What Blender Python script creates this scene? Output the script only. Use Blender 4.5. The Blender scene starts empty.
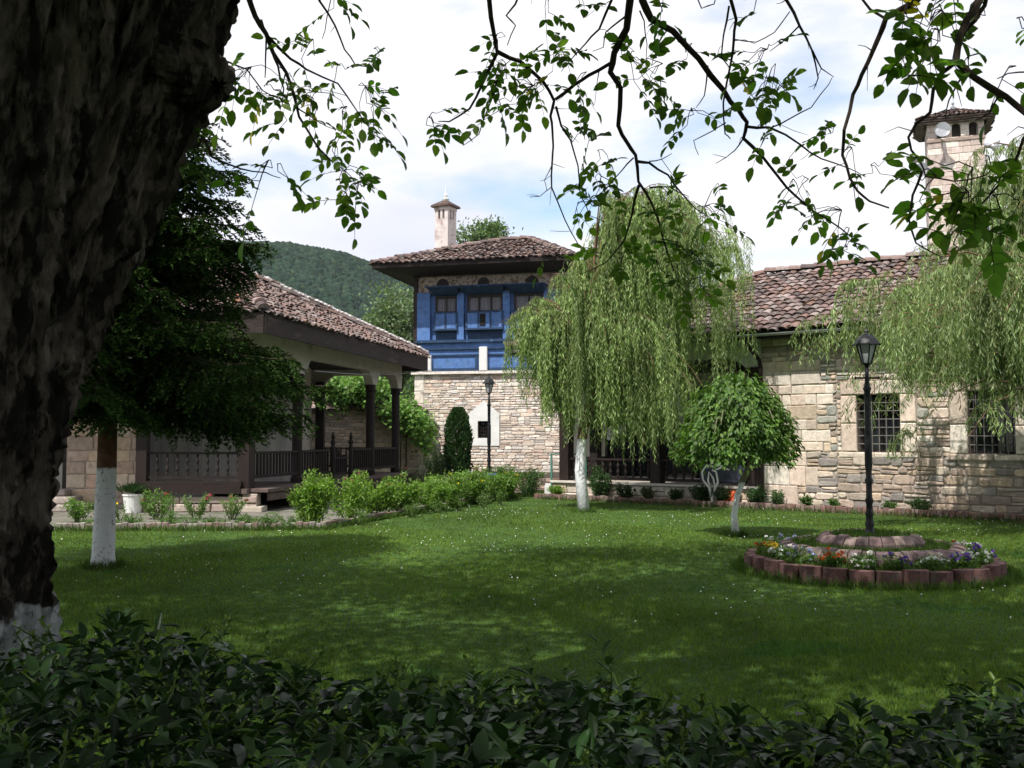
import bpy, math, random
import numpy as np
from mathutils import Vector, noise

C = bpy.context.scene.collection
SC = bpy.context.scene
R = math.radians
# ------------------------------------------------------------------ camera
F = 1000.0
PITCH = math.atan(0.053)
cam_d = bpy.data.cameras.new('camera'); cam = bpy.data.objects.new('camera', cam_d); C.objects.link(cam)
cam.location = (0, 0, 1.6); cam.rotation_euler = (R(90) + PITCH, 0, 0)
cam_d.sensor_width = 36; cam_d.lens = 36 * F / 1024; cam_d.clip_start = 0.05; cam_d.clip_end = 5000
SC.camera = cam
def at(px, py, Y):
    cx = (px - 512) / F; cy = (384 - py) / F
    d = Vector((cx, math.cos(PITCH) - math.sin(PITCH) * cy, math.sin(PITCH) + math.cos(PITCH) * cy))
    d *= Y / d.y
    return Vector((d.x, Y, 1.6 + d.z))
def gr(px, py):
    a = at(px, py, 1.0); k = -1.6 / (a.z - 1.6)
    return Vector((a.x * k, k, 0))
def proj(P):   # numpy Nx3 -> px, py
    x = P[:, 0]; y = P[:, 1]; z = P[:, 2] - 1.6
    dep = y * math.cos(PITCH) + z * math.sin(PITCH)
    up = -y * math.sin(PITCH) + z * math.cos(PITCH)
    dep = np.where(dep < .01, .01, dep)
    return 512 + F * x / dep, 384 - F * up / dep

# ------------------------------------------------------------------ light
SUN_EL, SX, SY = R(58), -0.57, -0.82          # the sun stands behind the camera, to the left
sun_dir = Vector((SX * math.cos(SUN_EL), SY * math.cos(SUN_EL), math.sin(SUN_EL))).normalized()
sd = bpy.data.lights.new('sun', 'SUN'); sd.energy = 5.0; sd.angle = R(0.53); sd.color = (1, .955, .89)
sun = bpy.data.objects.new('sun', sd); C.objects.link(sun)
sun.rotation_euler = sun_dir.to_track_quat('Z', 'Y').to_euler(); sun.location = (-10, -10, 30)
W = bpy.data.worlds.new('World'); SC.world = W; W.use_nodes = True
nt = W.node_tree; nt.nodes.clear()
out = nt.nodes.new('ShaderNodeOutputWorld'); bg = nt.nodes.new('ShaderNodeBackground')
sky = nt.nodes.new('ShaderNodeTexSky'); sky.sky_type = 'NISHITA'; sky.sun_disc = False
sky.sun_elevation = SUN_EL; sky.sun_rotation = math.atan2(SX, SY)
sky.air_density = 1.0; sky.dust_density = 1.2
tc = nt.nodes.new('ShaderNodeTexCoord')
mp = nt.nodes.new('ShaderNodeMapping'); mp.inputs['Scale'].default_value = (1, 1, 2.6); mp.inputs['Location'].default_value = (.62, .1, .22)
nz = nt.nodes.new('ShaderNodeTexNoise'); nz.inputs['Scale'].default_value = 3.1; nz.inputs['Detail'].default_value = 9; nz.inputs['Roughness'].default_value = .52
cr = nt.nodes.new('ShaderNodeValToRGB'); cr.color_ramp.elements[0].position = .29; cr.color_ramp.elements[1].position = .45
nz2 = nt.nodes.new('ShaderNodeTexNoise'); nz2.inputs['Scale'].default_value = 2.3; nz2.inputs['Detail'].default_value = 6
cr2 = nt.nodes.new('ShaderNodeValToRGB')
cr2.color_ramp.elements[0].position = .36; cr2.color_ramp.elements[0].color = (8.0, 8.3, 9.9, 1)
cr2.color_ramp.elements[1].position = .60; cr2.color_ramp.elements[1].color = (10.9, 10.9, 11.2, 1)
mix = nt.nodes.new('ShaderNodeMix'); mix.data_type = 'RGBA'
L = nt.links.new
L(tc.outputs['Generated'], mp.inputs['Vector']); L(mp.outputs[0], nz.inputs['Vector']); L(mp.outputs[0], nz2.inputs['Vector'])
L(nz.outputs['Fac'], cr.inputs[0]); L(nz2.outputs['Fac'], cr2.inputs[0])
skg = nt.nodes.new('ShaderNodeVectorMath'); skg.operation = 'SCALE'; skg.inputs['Scale'].default_value = 2.3
L(sky.outputs[0], skg.inputs[0])
L(cr.outputs[0], mix.inputs['Factor']); L(skg.outputs[0], mix.inputs[6]); L(cr2.outputs[0], mix.inputs[7])
L(mix.outputs[2], bg.inputs['Color']); bg.inputs['Strength'].default_value = 0.085
L(bg.outputs[0], out.inputs['Surface'])
SC.view_settings.view_transform = 'Standard'; SC.view_settings.look = 'None'
SC.view_settings.exposure = 0.28; SC.view_settings.gamma = 1; SC.view_settings.use_curve_mapping = False
SC.render.engine = 'CYCLES'
SC.cycles.max_bounces = 6; SC.cycles.transparent_max_bounces = 6; SC.cycles.diffuse_bounces = 3

# ------------------------------------------------------------------ materials
def mat(name, col=(.5, .5, .5), rough=.8, attr=False, var=.25, nscale=8, bump=0.0, bscale=30, spec=.3, trans=0.0,
        metal=0.0, tcol=None, stain=None, zpaint=None, wood=False, coord='Object', detail=6):
    m = bpy.data.materials.new(name); m.use_nodes = True
    t = m.node_tree; N = t.nodes; LK = t.links.new
    b = N['Principled BSDF']; o = N['Material Output']
    b.inputs['Roughness'].default_value = rough; b.inputs['Metallic'].default_value = metal
    b.inputs['Specular IOR Level'].default_value = spec
    tcn = N.new('ShaderNodeTexCoord'); mpn = N.new('ShaderNodeMapping'); LK(tcn.outputs[coord], mpn.inputs[0])
    if wood: mpn.inputs['Scale'].default_value = wood
    n1 = N.new('ShaderNodeTexNoise'); n1.inputs['Scale'].default_value = nscale; n1.inputs['Detail'].default_value = detail
    n1.inputs['Roughness'].default_value = .62
    LK(mpn.outputs[0], n1.inputs['Vector'])
    mr = N.new('ShaderNodeMapRange'); mr.inputs[1].default_value = .3; mr.inputs[2].default_value = .7
    mr.inputs[3].default_value = 1 - var; mr.inputs[4].default_value = 1 + var
    LK(n1.outputs['Fac'], mr.inputs[0])
    base = None
    if attr:
        a = N.new('ShaderNodeAttribute'); a.attribute_name = 'Col'; base = a.outputs['Color']
    else:
        c = N.new('ShaderNodeRGB'); c.outputs[0].default_value = (*col, 1); base = c.outputs[0]
    vm = N.new('ShaderNodeVectorMath'); vm.operation = 'SCALE'; LK(base, vm.inputs[0]); LK(mr.outputs[0], vm.inputs['Scale'])
    cur = vm.outputs[0]
    if stain:      # (colour, scale, low, high): dirt, moss or wear with its own outline
        n2 = N.new('ShaderNodeTexNoise'); n2.inputs['Scale'].default_value = stain[1]; n2.inputs['Detail'].default_value = 8
        n2.inputs['Roughness'].default_value = .65; LK(mpn.outputs[0], n2.inputs['Vector'])
        m2 = N.new('ShaderNodeMapRange'); m2.inputs[1].default_value = stain[2]; m2.inputs[2].default_value = stain[3]; LK(n2.outputs['Fac'], m2.inputs[0])
        mx = N.new('ShaderNodeMix'); mx.data_type = 'RGBA'; mx.inputs[7].default_value = (*stain[0], 1)
        LK(m2.outputs[0], mx.inputs['Factor']); LK(cur, mx.inputs[6]); cur = mx.outputs[2]
    if zpaint:     # (height, wobble): white limewash brushed on below that height
        sx = N.new('ShaderNodeSeparateXYZ'); LK(tcn.outputs['Object'], sx.inputs[0])
        n3 = N.new('ShaderNodeTexNoise'); n3.inputs['Scale'].default_value = zpaint[2]; n3.inputs['Detail'].default_value = 6; LK(tcn.outputs['Object'], n3.inputs['Vector'])
        ma = N.new('ShaderNodeMath'); ma.operation = 'MULTIPLY_ADD'; LK(n3.outputs['Fac'], ma.inputs[0]); ma.inputs[1].default_value = zpaint[1]; LK(sx.outputs['Z'], ma.inputs[2])
        m3 = N.new('ShaderNodeMapRange'); m3.inputs[1].default_value = zpaint[0] + .5 * zpaint[1] - .012; m3.inputs[2].default_value = zpaint[0] + .5 * zpaint[1] + .012
        m3.inputs[3].default_value = 1; m3.inputs[4].default_value = 0; LK(ma.outputs[0], m3.inputs[0])
        n4 = N.new('ShaderNodeTexNoise'); n4.inputs['Scale'].default_value = 14; n4.inputs['Detail'].default_value = 9; n4.inputs['Roughness'].default_value = .75; LK(tcn.outputs['Object'], n4.inputs['Vector'])
        m4 = N.new('ShaderNodeMapRange'); m4.inputs[1].default_value = .34; m4.inputs[2].default_value = .45; LK(n4.outputs['Fac'], m4.inputs[0])
        mm = N.new('ShaderNodeMath'); mm.operation = 'MULTIPLY'; LK(m3.outputs[0], mm.inputs[0]); LK(m4.outputs[0], mm.inputs[1])
        mx = N.new('ShaderNodeMix'); mx.data_type = 'RGBA'; mx.inputs[7].default_value = (.72, .73, .75, 1)
        LK(mm.outputs[0], mx.inputs['Factor']); LK(cur, mx.inputs[6]); cur = mx.outputs[2]
    LK(cur, b.inputs['Base Color'])
    if bump:
        nb = N.new('ShaderNodeTexNoise'); nb.inputs['Scale'].default_value = bscale; nb.inputs['Detail'].default_value = 8; nb.inputs['Roughness'].default_value = .65
        LK(mpn.outputs[0], nb.inputs['Vector'])
        bp = N.new('ShaderNodeBump'); bp.inputs['Strength'].default_value = bump; bp.inputs['Distance'].default_value = .03
        LK(nb.outputs['Fac'], bp.inputs['Height']); LK(bp.outputs[0], b.inputs['Normal'])
    if trans:
        tr = N.new('ShaderNodeBsdfTranslucent'); ms = N.new('ShaderNodeMixShader'); ms.inputs[0].default_value = trans
        v2 = N.new('ShaderNodeVectorMath'); v2.operation = 'MULTIPLY'; v2.inputs[1].default_value = tcol or (1.5, 1.7, .7)
        LK(cur, v2.inputs[0]); LK(v2.outputs[0], tr.inputs['Color'])
        LK(b.outputs[0], ms.inputs[1]); LK(tr.outputs[0], ms.inputs[2]); LK(ms.outputs[0], o.inputs['Surface'])
    return m

M = {}
M['stone'] = mat('stone', attr=True, rough=.9, var=.22, nscale=9, bump=.5, bscale=22, stain=((.16, .14, .12), 3.0, .58, .74))
M['mortar'] = mat('mortar', (.36, .32, .28), .95, var=.25, nscale=6, bump=.5, bscale=40)
M['tile'] = mat('roof_tile', attr=True, rough=.9, var=.35, nscale=11, bump=.4, bscale=30, stain=((.24, .22, .19), 7, .58, .74))
M['ridge'] = mat('ridge_mortar', (.78, .74, .71), .9, var=.3, nscale=6, bump=.5, bscale=20, stain=((.22, .16, .14), 4, .52, .6))
M['plaster'] = mat('plaster', (.50, .47, .41), .9, var=.12, nscale=3, bump=.25, bscale=14, stain=((.27, .22, .18), 2.2, .55, .75))
M['white_plaster'] = mat('white_plaster', (.72, .72, .70), .9, var=.08, nscale=3, bump=.2, bscale=14, stain=((.45, .42, .38), 2.5, .58, .8))
M['blue'] = mat('blue_wood', (.080, .170, .39), .7, var=.28, nscale=5, bump=.2, bscale=20, stain=((.17, .26, .42), 2.4, .56, .76))
M['blue_dark'] = mat('blue_trim', (.020, .048, .105), .7, var=.3, nscale=6, stain=((.12, .24, .42), 5, .6, .75))
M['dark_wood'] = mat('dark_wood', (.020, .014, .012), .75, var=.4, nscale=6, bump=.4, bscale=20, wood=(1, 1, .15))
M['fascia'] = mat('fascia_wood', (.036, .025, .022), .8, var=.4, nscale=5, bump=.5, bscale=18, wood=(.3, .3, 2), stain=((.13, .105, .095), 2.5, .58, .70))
M['brown_wood'] = mat('brown_wood', (.020, .012, .010), .6, var=.35, nscale=6, bump=.3, bscale=20, wood=(1, 1, .2))
M['deck_wood'] = mat('deck_wood', (.11, .08, .07), .8, var=.35, nscale=5, bump=.4, bscale=18)
M['grey_wood'] = mat('weathered_wood', (.40, .38, .35), .85, var=.3, nscale=5, bump=.4, bscale=18, wood=(1, 1, .12))
M['chimney'] = mat('chimney_plaster', (.60, .54, .52), .9, var=.15, nscale=4, bump=.2, bscale=14, stain=((.36, .26, .24), 3.0, .50, .66))
M['frieze'] = mat('painted_frieze', (.42, .36, .30), .9, var=.2, nscale=5, stain=((.17, .11, .07), 9, .50, .56))
M['iron'] = mat('black_iron', (.007, .009, .010), .45, var=.25, nscale=12, spec=.35, bump=.1)
M['iron_glass'] = mat('lamp_glass', (.42, .45, .46), .2, var=.1, spec=.5)
M['glass'] = mat('dark_glass', (.012, .014, .016), .08, var=.1, spec=.6)
M['void'] = mat('dark_interior', (.012, .010, .009), .9, var=.2)  # near-black stand-in for unlit depth, shade put into the colour
M['curtain'] = mat('net_curtain', (.17, .17, .19), .9, var=.2, nscale=3, wood=(9, 9, .3))  # white net darkened in its colour for the shadow it hangs in
M['white'] = mat('white_paint', (.78, .78, .76), .5, var=.06, nscale=10)
M['green_pipe'] = mat('green_pipe', (.08, .22, .17), .5, var=.2)
M['orange'] = mat('orange_clay', (.55, .11, .04), .8, var=.2)
M['bluegrey'] = mat('slate_panel', (.05, .055, .08), .6, var=.2)
M['bars'] = mat('bar_iron', (.17, .16, .15), .6, var=.3)
M['brick'] = mat('curb_brick', attr=True, rough=.9, var=.3, nscale=14, bump=.4, bscale=40, stain=((.14, .12, .10), 5, .52, .68))
M['metal'] = mat('grey_metal', (.42, .43, .45), .4, metal=.6, var=.1)
M['soil'] = mat('soil', (.055, .042, .030), .95, var=.4, nscale=12, bump=.8, bscale=30)
M['ground'] = mat('ground', (.060, .085, .028), .95, var=.4, nscale=4, bump=.6, bscale=60)
M['lawn'] = mat('lawn', (.045, .100, .020), .95, var=.35, nscale=1.7, bump=.7, bscale=90, detail=10)
M['path'] = mat('stone_path', (.18, .165, .145), .9, var=.3, nscale=5, bump=.5, bscale=25, stain=((.07, .10, .04), 2.5, .48, .60))
M['grass'] = mat('grass', attr=True, rough=.6, var=.3, nscale=.9, spec=.2, trans=.35, tcol=(1.2, 1.35, .6), coord='Object')
M['daisy'] = mat('daisy', (.75, .75, .72), .7, var=.05)
M['leaf'] = mat('leaf', attr=True, rough=.5, var=.2, nscale=30, spec=.35, trans=.35)
M['walnut_leaf'] = mat('walnut_leaf', attr=True, rough=.5, var=.2, nscale=30, spec=.3, trans=.55, tcol=(1.7, 2.0, .8))
M['far_leaf'] = mat('far_leaf', attr=True, rough=.7, var=.15, nscale=3, spec=.15, trans=.25)
M['gloss_leaf'] = mat('gloss_leaf', attr=True, rough=.42, var=.25, nscale=40, spec=.30, trans=.15)
M['needle'] = mat('needle', attr=True, rough=.8, var=.2, nscale=4, spec=.04, trans=.10)
M['forest'] = mat('forest', attr=True, rough=.9, var=.2, nscale=.03, spec=.05)
M['petal'] = mat('petal', attr=True, rough=.6, var=.1, trans=.3, tcol=(1.1, 1.1, 1.1))
BW = (1, 1, .22)
M['bark_big'] = mat('walnut_bark', (.19, .155, .125), .95, var=.5, nscale=14, bump=2.0, bscale=30, wood=(1, 1, .3), stain=((.022, .017, .014), 11, .46, .56), zpaint=(.93, .28, 9))
M['bark_fir'] = mat('fir_bark', (.13, .065, .040), .95, var=.4, nscale=14, bump=.7, bscale=50, zpaint=(1.22, .03, 9))
M['bark_willow'] = mat('willow_bark', (.17, .105, .065), .95, var=.4, nscale=12, bump=.8, bscale=40, wood=BW, zpaint=(1.55, .04, 9))
M['bark_small'] = mat('mulberry_bark', (.16, .15, .09), .95, var=.3, nscale=14, bump=.5, bscale=40, zpaint=(.86, .10, 9))
M['bark_twig'] = mat('twig_bark', (.045, .032, .024), .9, var=.3, nscale=20, bump=.3, bscale=60)
M['willow_twig'] = mat('willow_twig', (.13, .16, .05), .8, var=.2)
M['stem'] = mat('green_stem', (.07, .12, .03), .7, var=.2)

# ------------------------------------------------------------------ helpers
def wloc(o):
    v = Vector((0, 0, 0))
    while o is not None: v += o.location; o = o.parent
    return v
def tag(o, label=None, cat=None, group=None, kind=None):
    if label: o['label'] = label
    if cat: o['category'] = cat
    if group: o['group'] = group
    if kind: o['kind'] = kind
    return o
def thing(name, loc, label, cat, group=None):
    o = bpy.data.objects.new(name, None); C.objects.link(o); o.location = loc; o.empty_display_size = .2
    return tag(o, label, cat, group)
def copy_tree(o, parent=None):
    c = o.copy(); C.objects.link(c)
    if parent is not None: c.parent = parent
    for ch in list(o.children): copy_tree(ch, c)
    return c
class MB:
    def __init__(s): s.v = []; s.f = []; s.c = []; s.col = (1, 1, 1)
    def add(s, vs, fs, col=None):
        b = len(s.v); col = col or s.col
        s.v += [tuple(v) for v in vs]; s.c += [col] * len(vs)
        s.f += [tuple(b + i for i in f) for f in fs]
    def box8(s, p, col=None):   # p: 8 points, bottom 4 ccw then top 4
        s.add(p, [(0, 3, 2, 1), (4, 5, 6, 7), (0, 1, 5, 4), (1, 2, 6, 5), (2, 3, 7, 6), (3, 0, 4, 7)], col)
    def box(s, x0, x1, y0, y1, z0, z1, fr=None, col=None):
        p = [(x0, y0, z0), (x1, y0, z0), (x1, y1, z0), (x0, y1, z0), (x0, y0, z1), (x1, y0, z1), (x1, y1, z1), (x0, y1, z1)]
        if fr: p = [fr(*q) for q in p]
        s.box8(p, col)
    def bar(s, a, b, w, h=None, col=None, up=Vector((0, 0, 1))):
        a = Vector(a); b = Vector(b); h = h or w; d = (b - a).normalized()
        if abs(d.dot(up)) > .95: up = Vector((0, 1, 0))
        x = d.cross(up).normalized() * w / 2; y = x.cross(d).normalized() * h / 2
        s.box8([a - x - y, a + x - y, a + x + y, a - x + y, b - x - y, b + x - y, b + x + y, b - x + y], col)
    def tube(s, pts, rad, seg=8, col=None, cap=True):
        pts = [Vector(p) for p in pts]; n = len(pts)
        if not hasattr(rad, '__len__'): rad = [rad] * n
        vs = []; ref = Vector((0.31, .17, .93)); X = None
        for i, p in enumerate(pts):
            d = (pts[min(i + 1, n - 1)] - pts[max(i - 1, 0)]).normalized()
            if X is None:
                X = d.cross(ref)
                if X.length < .1: X = d.cross(Vector((1, 0, 0)))
            X = (X - d * X.dot(d)).normalized(); Yv = d.cross(X)
            for k in range(seg):
                a = 2 * math.pi * k / seg
                vs.append(p + (X * math.cos(a) + Yv * math.sin(a)) * rad[i])
        fs = []
        for i in range(n - 1):
            for k in range(seg):
                k2 = (k + 1) % seg
                fs.append((i * seg + k, i * seg + k2, (i + 1) * seg + k2, (i + 1) * seg + k))
        if cap: fs.append(tuple(range(seg - 1, -1, -1))); fs.append(tuple((n - 1) * seg + k for k in range(seg)))
        s.add(vs, fs, col)
    def lathe(s, x, y, prof, seg=12, col=None, sc=1.0, rot=0):
        vs = []; fs = []
        for r, z in prof:
            for k in range(seg):
                a = 2 * math.pi * (k + .5) / seg + rot
                vs.append((x + r * sc * math.cos(a), y + r * sc * math.sin(a), z))
        for i in range(len(prof) - 1):
            for k in range(seg):
                k2 = (k + 1) % seg
                fs.append((i * seg + k, i * seg + k2, (i + 1) * seg + k2, (i + 1) * seg + k))
        fs.append(tuple(range(seg - 1, -1, -1))); fs.append(tuple((len(prof) - 1) * seg + k for k in range(seg)))
        s.add(vs, fs, col)
    def build(s, name, m, parent=None, smooth=False, bevel=0):
        me = bpy.data.meshes.new(name)
        off = wloc(parent) if parent else Vector((0, 0, 0))
        me.from_pydata([(v[0] - off.x, v[1] - off.y, v[2] - off.z) for v in s.v], [], s.f)
        ca = me.color_attributes.new('Col', 'FLOAT_COLOR', 'POINT')
        a = np.ones((len(s.v), 4), np.float32); a[:, :3] = np.array(s.c, np.float32).reshape(-1, 3); ca.data.foreach_set('color', a.ravel())
        if smooth: me.polygons.foreach_set('use_smooth', [True] * len(me.polygons))
        me.materials.append(M[m]); me.update()
        o = bpy.data.objects.new(name, me); C.objects.link(o)
        if parent: o.parent = parent
        if bevel:
            md = o.modifiers.new('bevel', 'BEVEL'); md.width = bevel; md.segments = 2; md.limit_method = 'ANGLE'
        return o
def np_mesh(name, V, Fc, colr, m, parent=None, smooth=False):
    """V (n,3); Fc (m,k) int; colr (n,3)"""
    off = wloc(parent) if parent else Vector((0, 0, 0))
    V = np.asarray(V, np.float32) - np.array(off, np.float32)
    me = bpy.data.meshes.new(name); k = Fc.shape[1]
    me.vertices.add(len(V)); me.vertices.foreach_set('co', V.ravel())
    me.loops.add(Fc.size); me.loops.foreach_set('vertex_index', Fc.ravel().astype(np.int32))
    me.polygons.add(len(Fc)); me.polygons.foreach_set('loop_start', np.arange(0, Fc.size, k, dtype=np.int32))
    me.polygons.foreach_set('loop_total', np.full(len(Fc), k, np.int32))
    if smooth: me.polygons.foreach_set('use_smooth', np.ones(len(Fc), bool))
    me.update(calc_edges=True)
    ca = me.color_attributes.new('Col', 'FLOAT_COLOR', 'POINT')
    a = np.ones((len(V), 4), np.float32); a[:, :3] = colr; ca.data.foreach_set('color', a.ravel())
    me.materials.append(M[m])
    o = bpy.data.objects.new(name, me); C.objects.link(o)
    if parent: o.parent = parent
    return o
def nrm(a): return a / np.maximum(np.linalg.norm(a, axis=1, keepdims=True), 1e-9)
LEAF4 = (np.array([[0, 0, 0], [.42, -.5, .12], [1, 0, 0], [.42, .5, .12]]), np.array([[0, 1, 2], [0, 2, 3]]))
LEAF9 = (np.array([[0, 0, 0], [.5, 0, -.04], [1, 0, -.18],
                   [.18, -.36, .05], [.48, -.5, .06], [.78, -.34, -.03],
                   [.18, .36, .05], [.48, .5, .06], [.78, .34, -.03]]),
         np.array([[0, 3, 1], [3, 4, 1], [4, 5, 1], [5, 2, 1], [0, 1, 6], [6, 1, 7], [7, 1, 8], [8, 1, 2]]))
LEAFW = (np.array([[0, 0, 0], [.5, -.5, 0], [1, 0, -.1], [.5, .5, 0]]), np.array([[0, 1, 2], [0, 2, 3]]))
def leaves(name, P, D, U, Ln, Wd, col, m, parent, shape=LEAF4):
    P = np.asarray(P, float); D = nrm(np.asarray(D, float)); S = nrm(np.cross(D, U)); Nn = np.cross(S, D)
    T, Fc = shape; n = len(P); k = len(T)
    Ln = np.broadcast_to(Ln, (n,))[:, None, None]; Wd = np.broadcast_to(Wd, (n,))[:, None, None]
    V = P[:, None, :] + D[:, None, :] * T[None, :, 0:1] * Ln + S[:, None, :] * T[None, :, 1:2] * Wd + Nn[:, None, :] * T[None, :, 2:3] * Ln
    FF = (Fc[None] + (np.arange(n) * k)[:, None, None]).reshape(-1, 3)
    cc = np.repeat(np.asarray(col, np.float32), k, axis=0)
    return np_mesh(name, V.reshape(-1, 3), FF, cc, m, parent)
def vcol(rng, n, base, var=.3, alt=None, pa=.2):
    b = np.array(base)[None, :] * (1 + rng.uniform(-var, var, (n, 1))) * (1 + rng.uniform(-.1, .1, (n, 3)))
    if alt is not None:
        k = rng.random(n) < pa; b[k] = np.array(alt)[None, :] * (1 + rng.uniform(-var, var, (k.sum(), 1)))
    return b
def rnd_dirs(rng, n): return nrm(rng.normal(size=(n, 3)))

# ---- masonry
def stones(mb, fr, u0, u1, z0, z1, rh, rw, pal, holes=(), seed=0, out=.02, jit=.012, gap=.012):
    """courses of single stones standing proud of the wall face (fr(u, v, z), v < 0 is outside)"""
    rng = random.Random(seed)
    zb = sorted({z0, z1} | {h[2] for h in holes if z0 < h[2] < z1} | {h[3] for h in holes if z0 < h[3] < z1})
    rows = []
    for a, b in zip(zb[:-1], zb[1:]):
        z = a
        while z < b - 1e-4:
            h = rng.uniform(*rh)
            if b - (z + h) < rh[0] * .8: h = b - z
            rows.append((z, z + h)); z += h
    for (a, b) in rows:
        mid = (a + b) / 2
        segs = [(u0, u1)]
        for h in holes:
            if h[2] < mid < h[3]:
                ns = []
                for s0, s1 in segs:
                    if h[1] <= s0 or h[0] >= s1: ns.append((s0, s1)); continue
                    if h[0] > s0: ns.append((s0, h[0]))
                    if h[1] < s1: ns.append((h[1], s1))
                segs = ns
        for s0, s1 in segs:
            u = s0
            while u < s1 - 1e-4:
                w = rng.uniform(*rw) * (1 + .8 * (b - a))
                if s1 - (u + w) < rw[0] * .6: w = s1 - u
                subs = [(a, b)]
                if (b - a) > rh[0] * 1.7 and rng.random() < .3:
                    q = a + (b - a) * rng.uniform(.4, .6); subs = [(a, q), (q, b)]
                for (za, zc) in subs:
                    c = pal[rng.randrange(len(pal))]; k = rng.uniform(.8, 1.15); c = (c[0] * k, c[1] * k, c[2] * k)
                    g = gap * rng.uniform(.4, 1.1); o = out * rng.uniform(.5, 1.3); bv = min(.02, (zc - za) * .18)
                    j = lambda: rng.uniform(-jit, jit)
                    q = [(u + g, za + g), (u + w - g, za + g), (u + w - g, zc - g), (u + g, zc - g)]
                    q = [(x + j(), z + j()) for x, z in q]
                    if jit > .011:      # knock the corners off
                        q2 = []
                        for ci in range(4):
                            p_, a_, n2_ = q[ci], q[ci - 1], q[(ci + 1) % 4]; k1, k2 = rng.uniform(.06, .30), rng.uniform(.06, .30)
                            cut = min(.5 * (zc - za), .5 * w)
                            la = max(1e-6, math.hypot(a_[0] - p_[0], a_[1] - p_[1])); lb = max(1e-6, math.hypot(n2_[0] - p_[0], n2_[1] - p_[1]))
                            t1, t2_ = min(.45, cut * k1 * 2.2 / la), min(.45, cut * k2 * 2.2 / lb)
                            q2 += [(p_[0] + (a_[0] - p_[0]) * t1, p_[1] + (a_[1] - p_[1]) * t1), (p_[0] + (n2_[0] - p_[0]) * t2_, p_[1] + (n2_[1] - p_[1]) * t2_)]
                        q = q2
                    nq = len(q)
                    cx = sum(p[0] for p in q) / nq; cz = sum(p[1] for p in q) / nq
                    qi = [(x + max(-bv, min(bv, (cx - x) * .5)), z + max(-bv, min(bv, (cz - z) * .5))) for x, z in q]
                    vs = [fr(x, .03, z) for x, z in q] + [fr(x, -o + .008, z) for x, z in q] + [fr(x, -o - rng.uniform(0, .008), z) for x, z in qi]
                    fs = [tuple(range(2 * nq, 3 * nq))] + [(i, (i + 1) % nq, nq + (i + 1) % nq, nq + i) for i in range(nq)] + [(nq + i, nq + (i + 1) % nq, 2 * nq + (i + 1) % nq, 2 * nq + i) for i in range(nq)]
                    mb.add(vs, fs, c)
                u += w
def wall(mb, fr, u0, u1, z0, z1, th, holes=(), col=None):
    us = sorted({u0, u1} | {h[0] for h in holes} | {h[1] for h in holes}); zs = sorted({z0, z1} | {h[2] for h in holes} | {h[3] for h in holes})
    for a, b in zip(us[:-1], us[1:]):
        for c, d in zip(zs[:-1], zs[1:]):
            mu, mz = (a + b) / 2, (c + d) / 2
            if any(h[0] < mu < h[1] and h[2] < mz < h[3] for h in holes): continue
            mb.box(a, b, 0, th, c, d, fr, col)
def frame_fn(O, u, z0=0):
    u = Vector((u[0], u[1], 0)).normalized(); v = Vector((-u.y, u.x, 0))
    return lambda a, b, c: (O[0] + u.x * a + v.x * b, O[1] + u.y * a + v.y * b, z0 + c)
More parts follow.
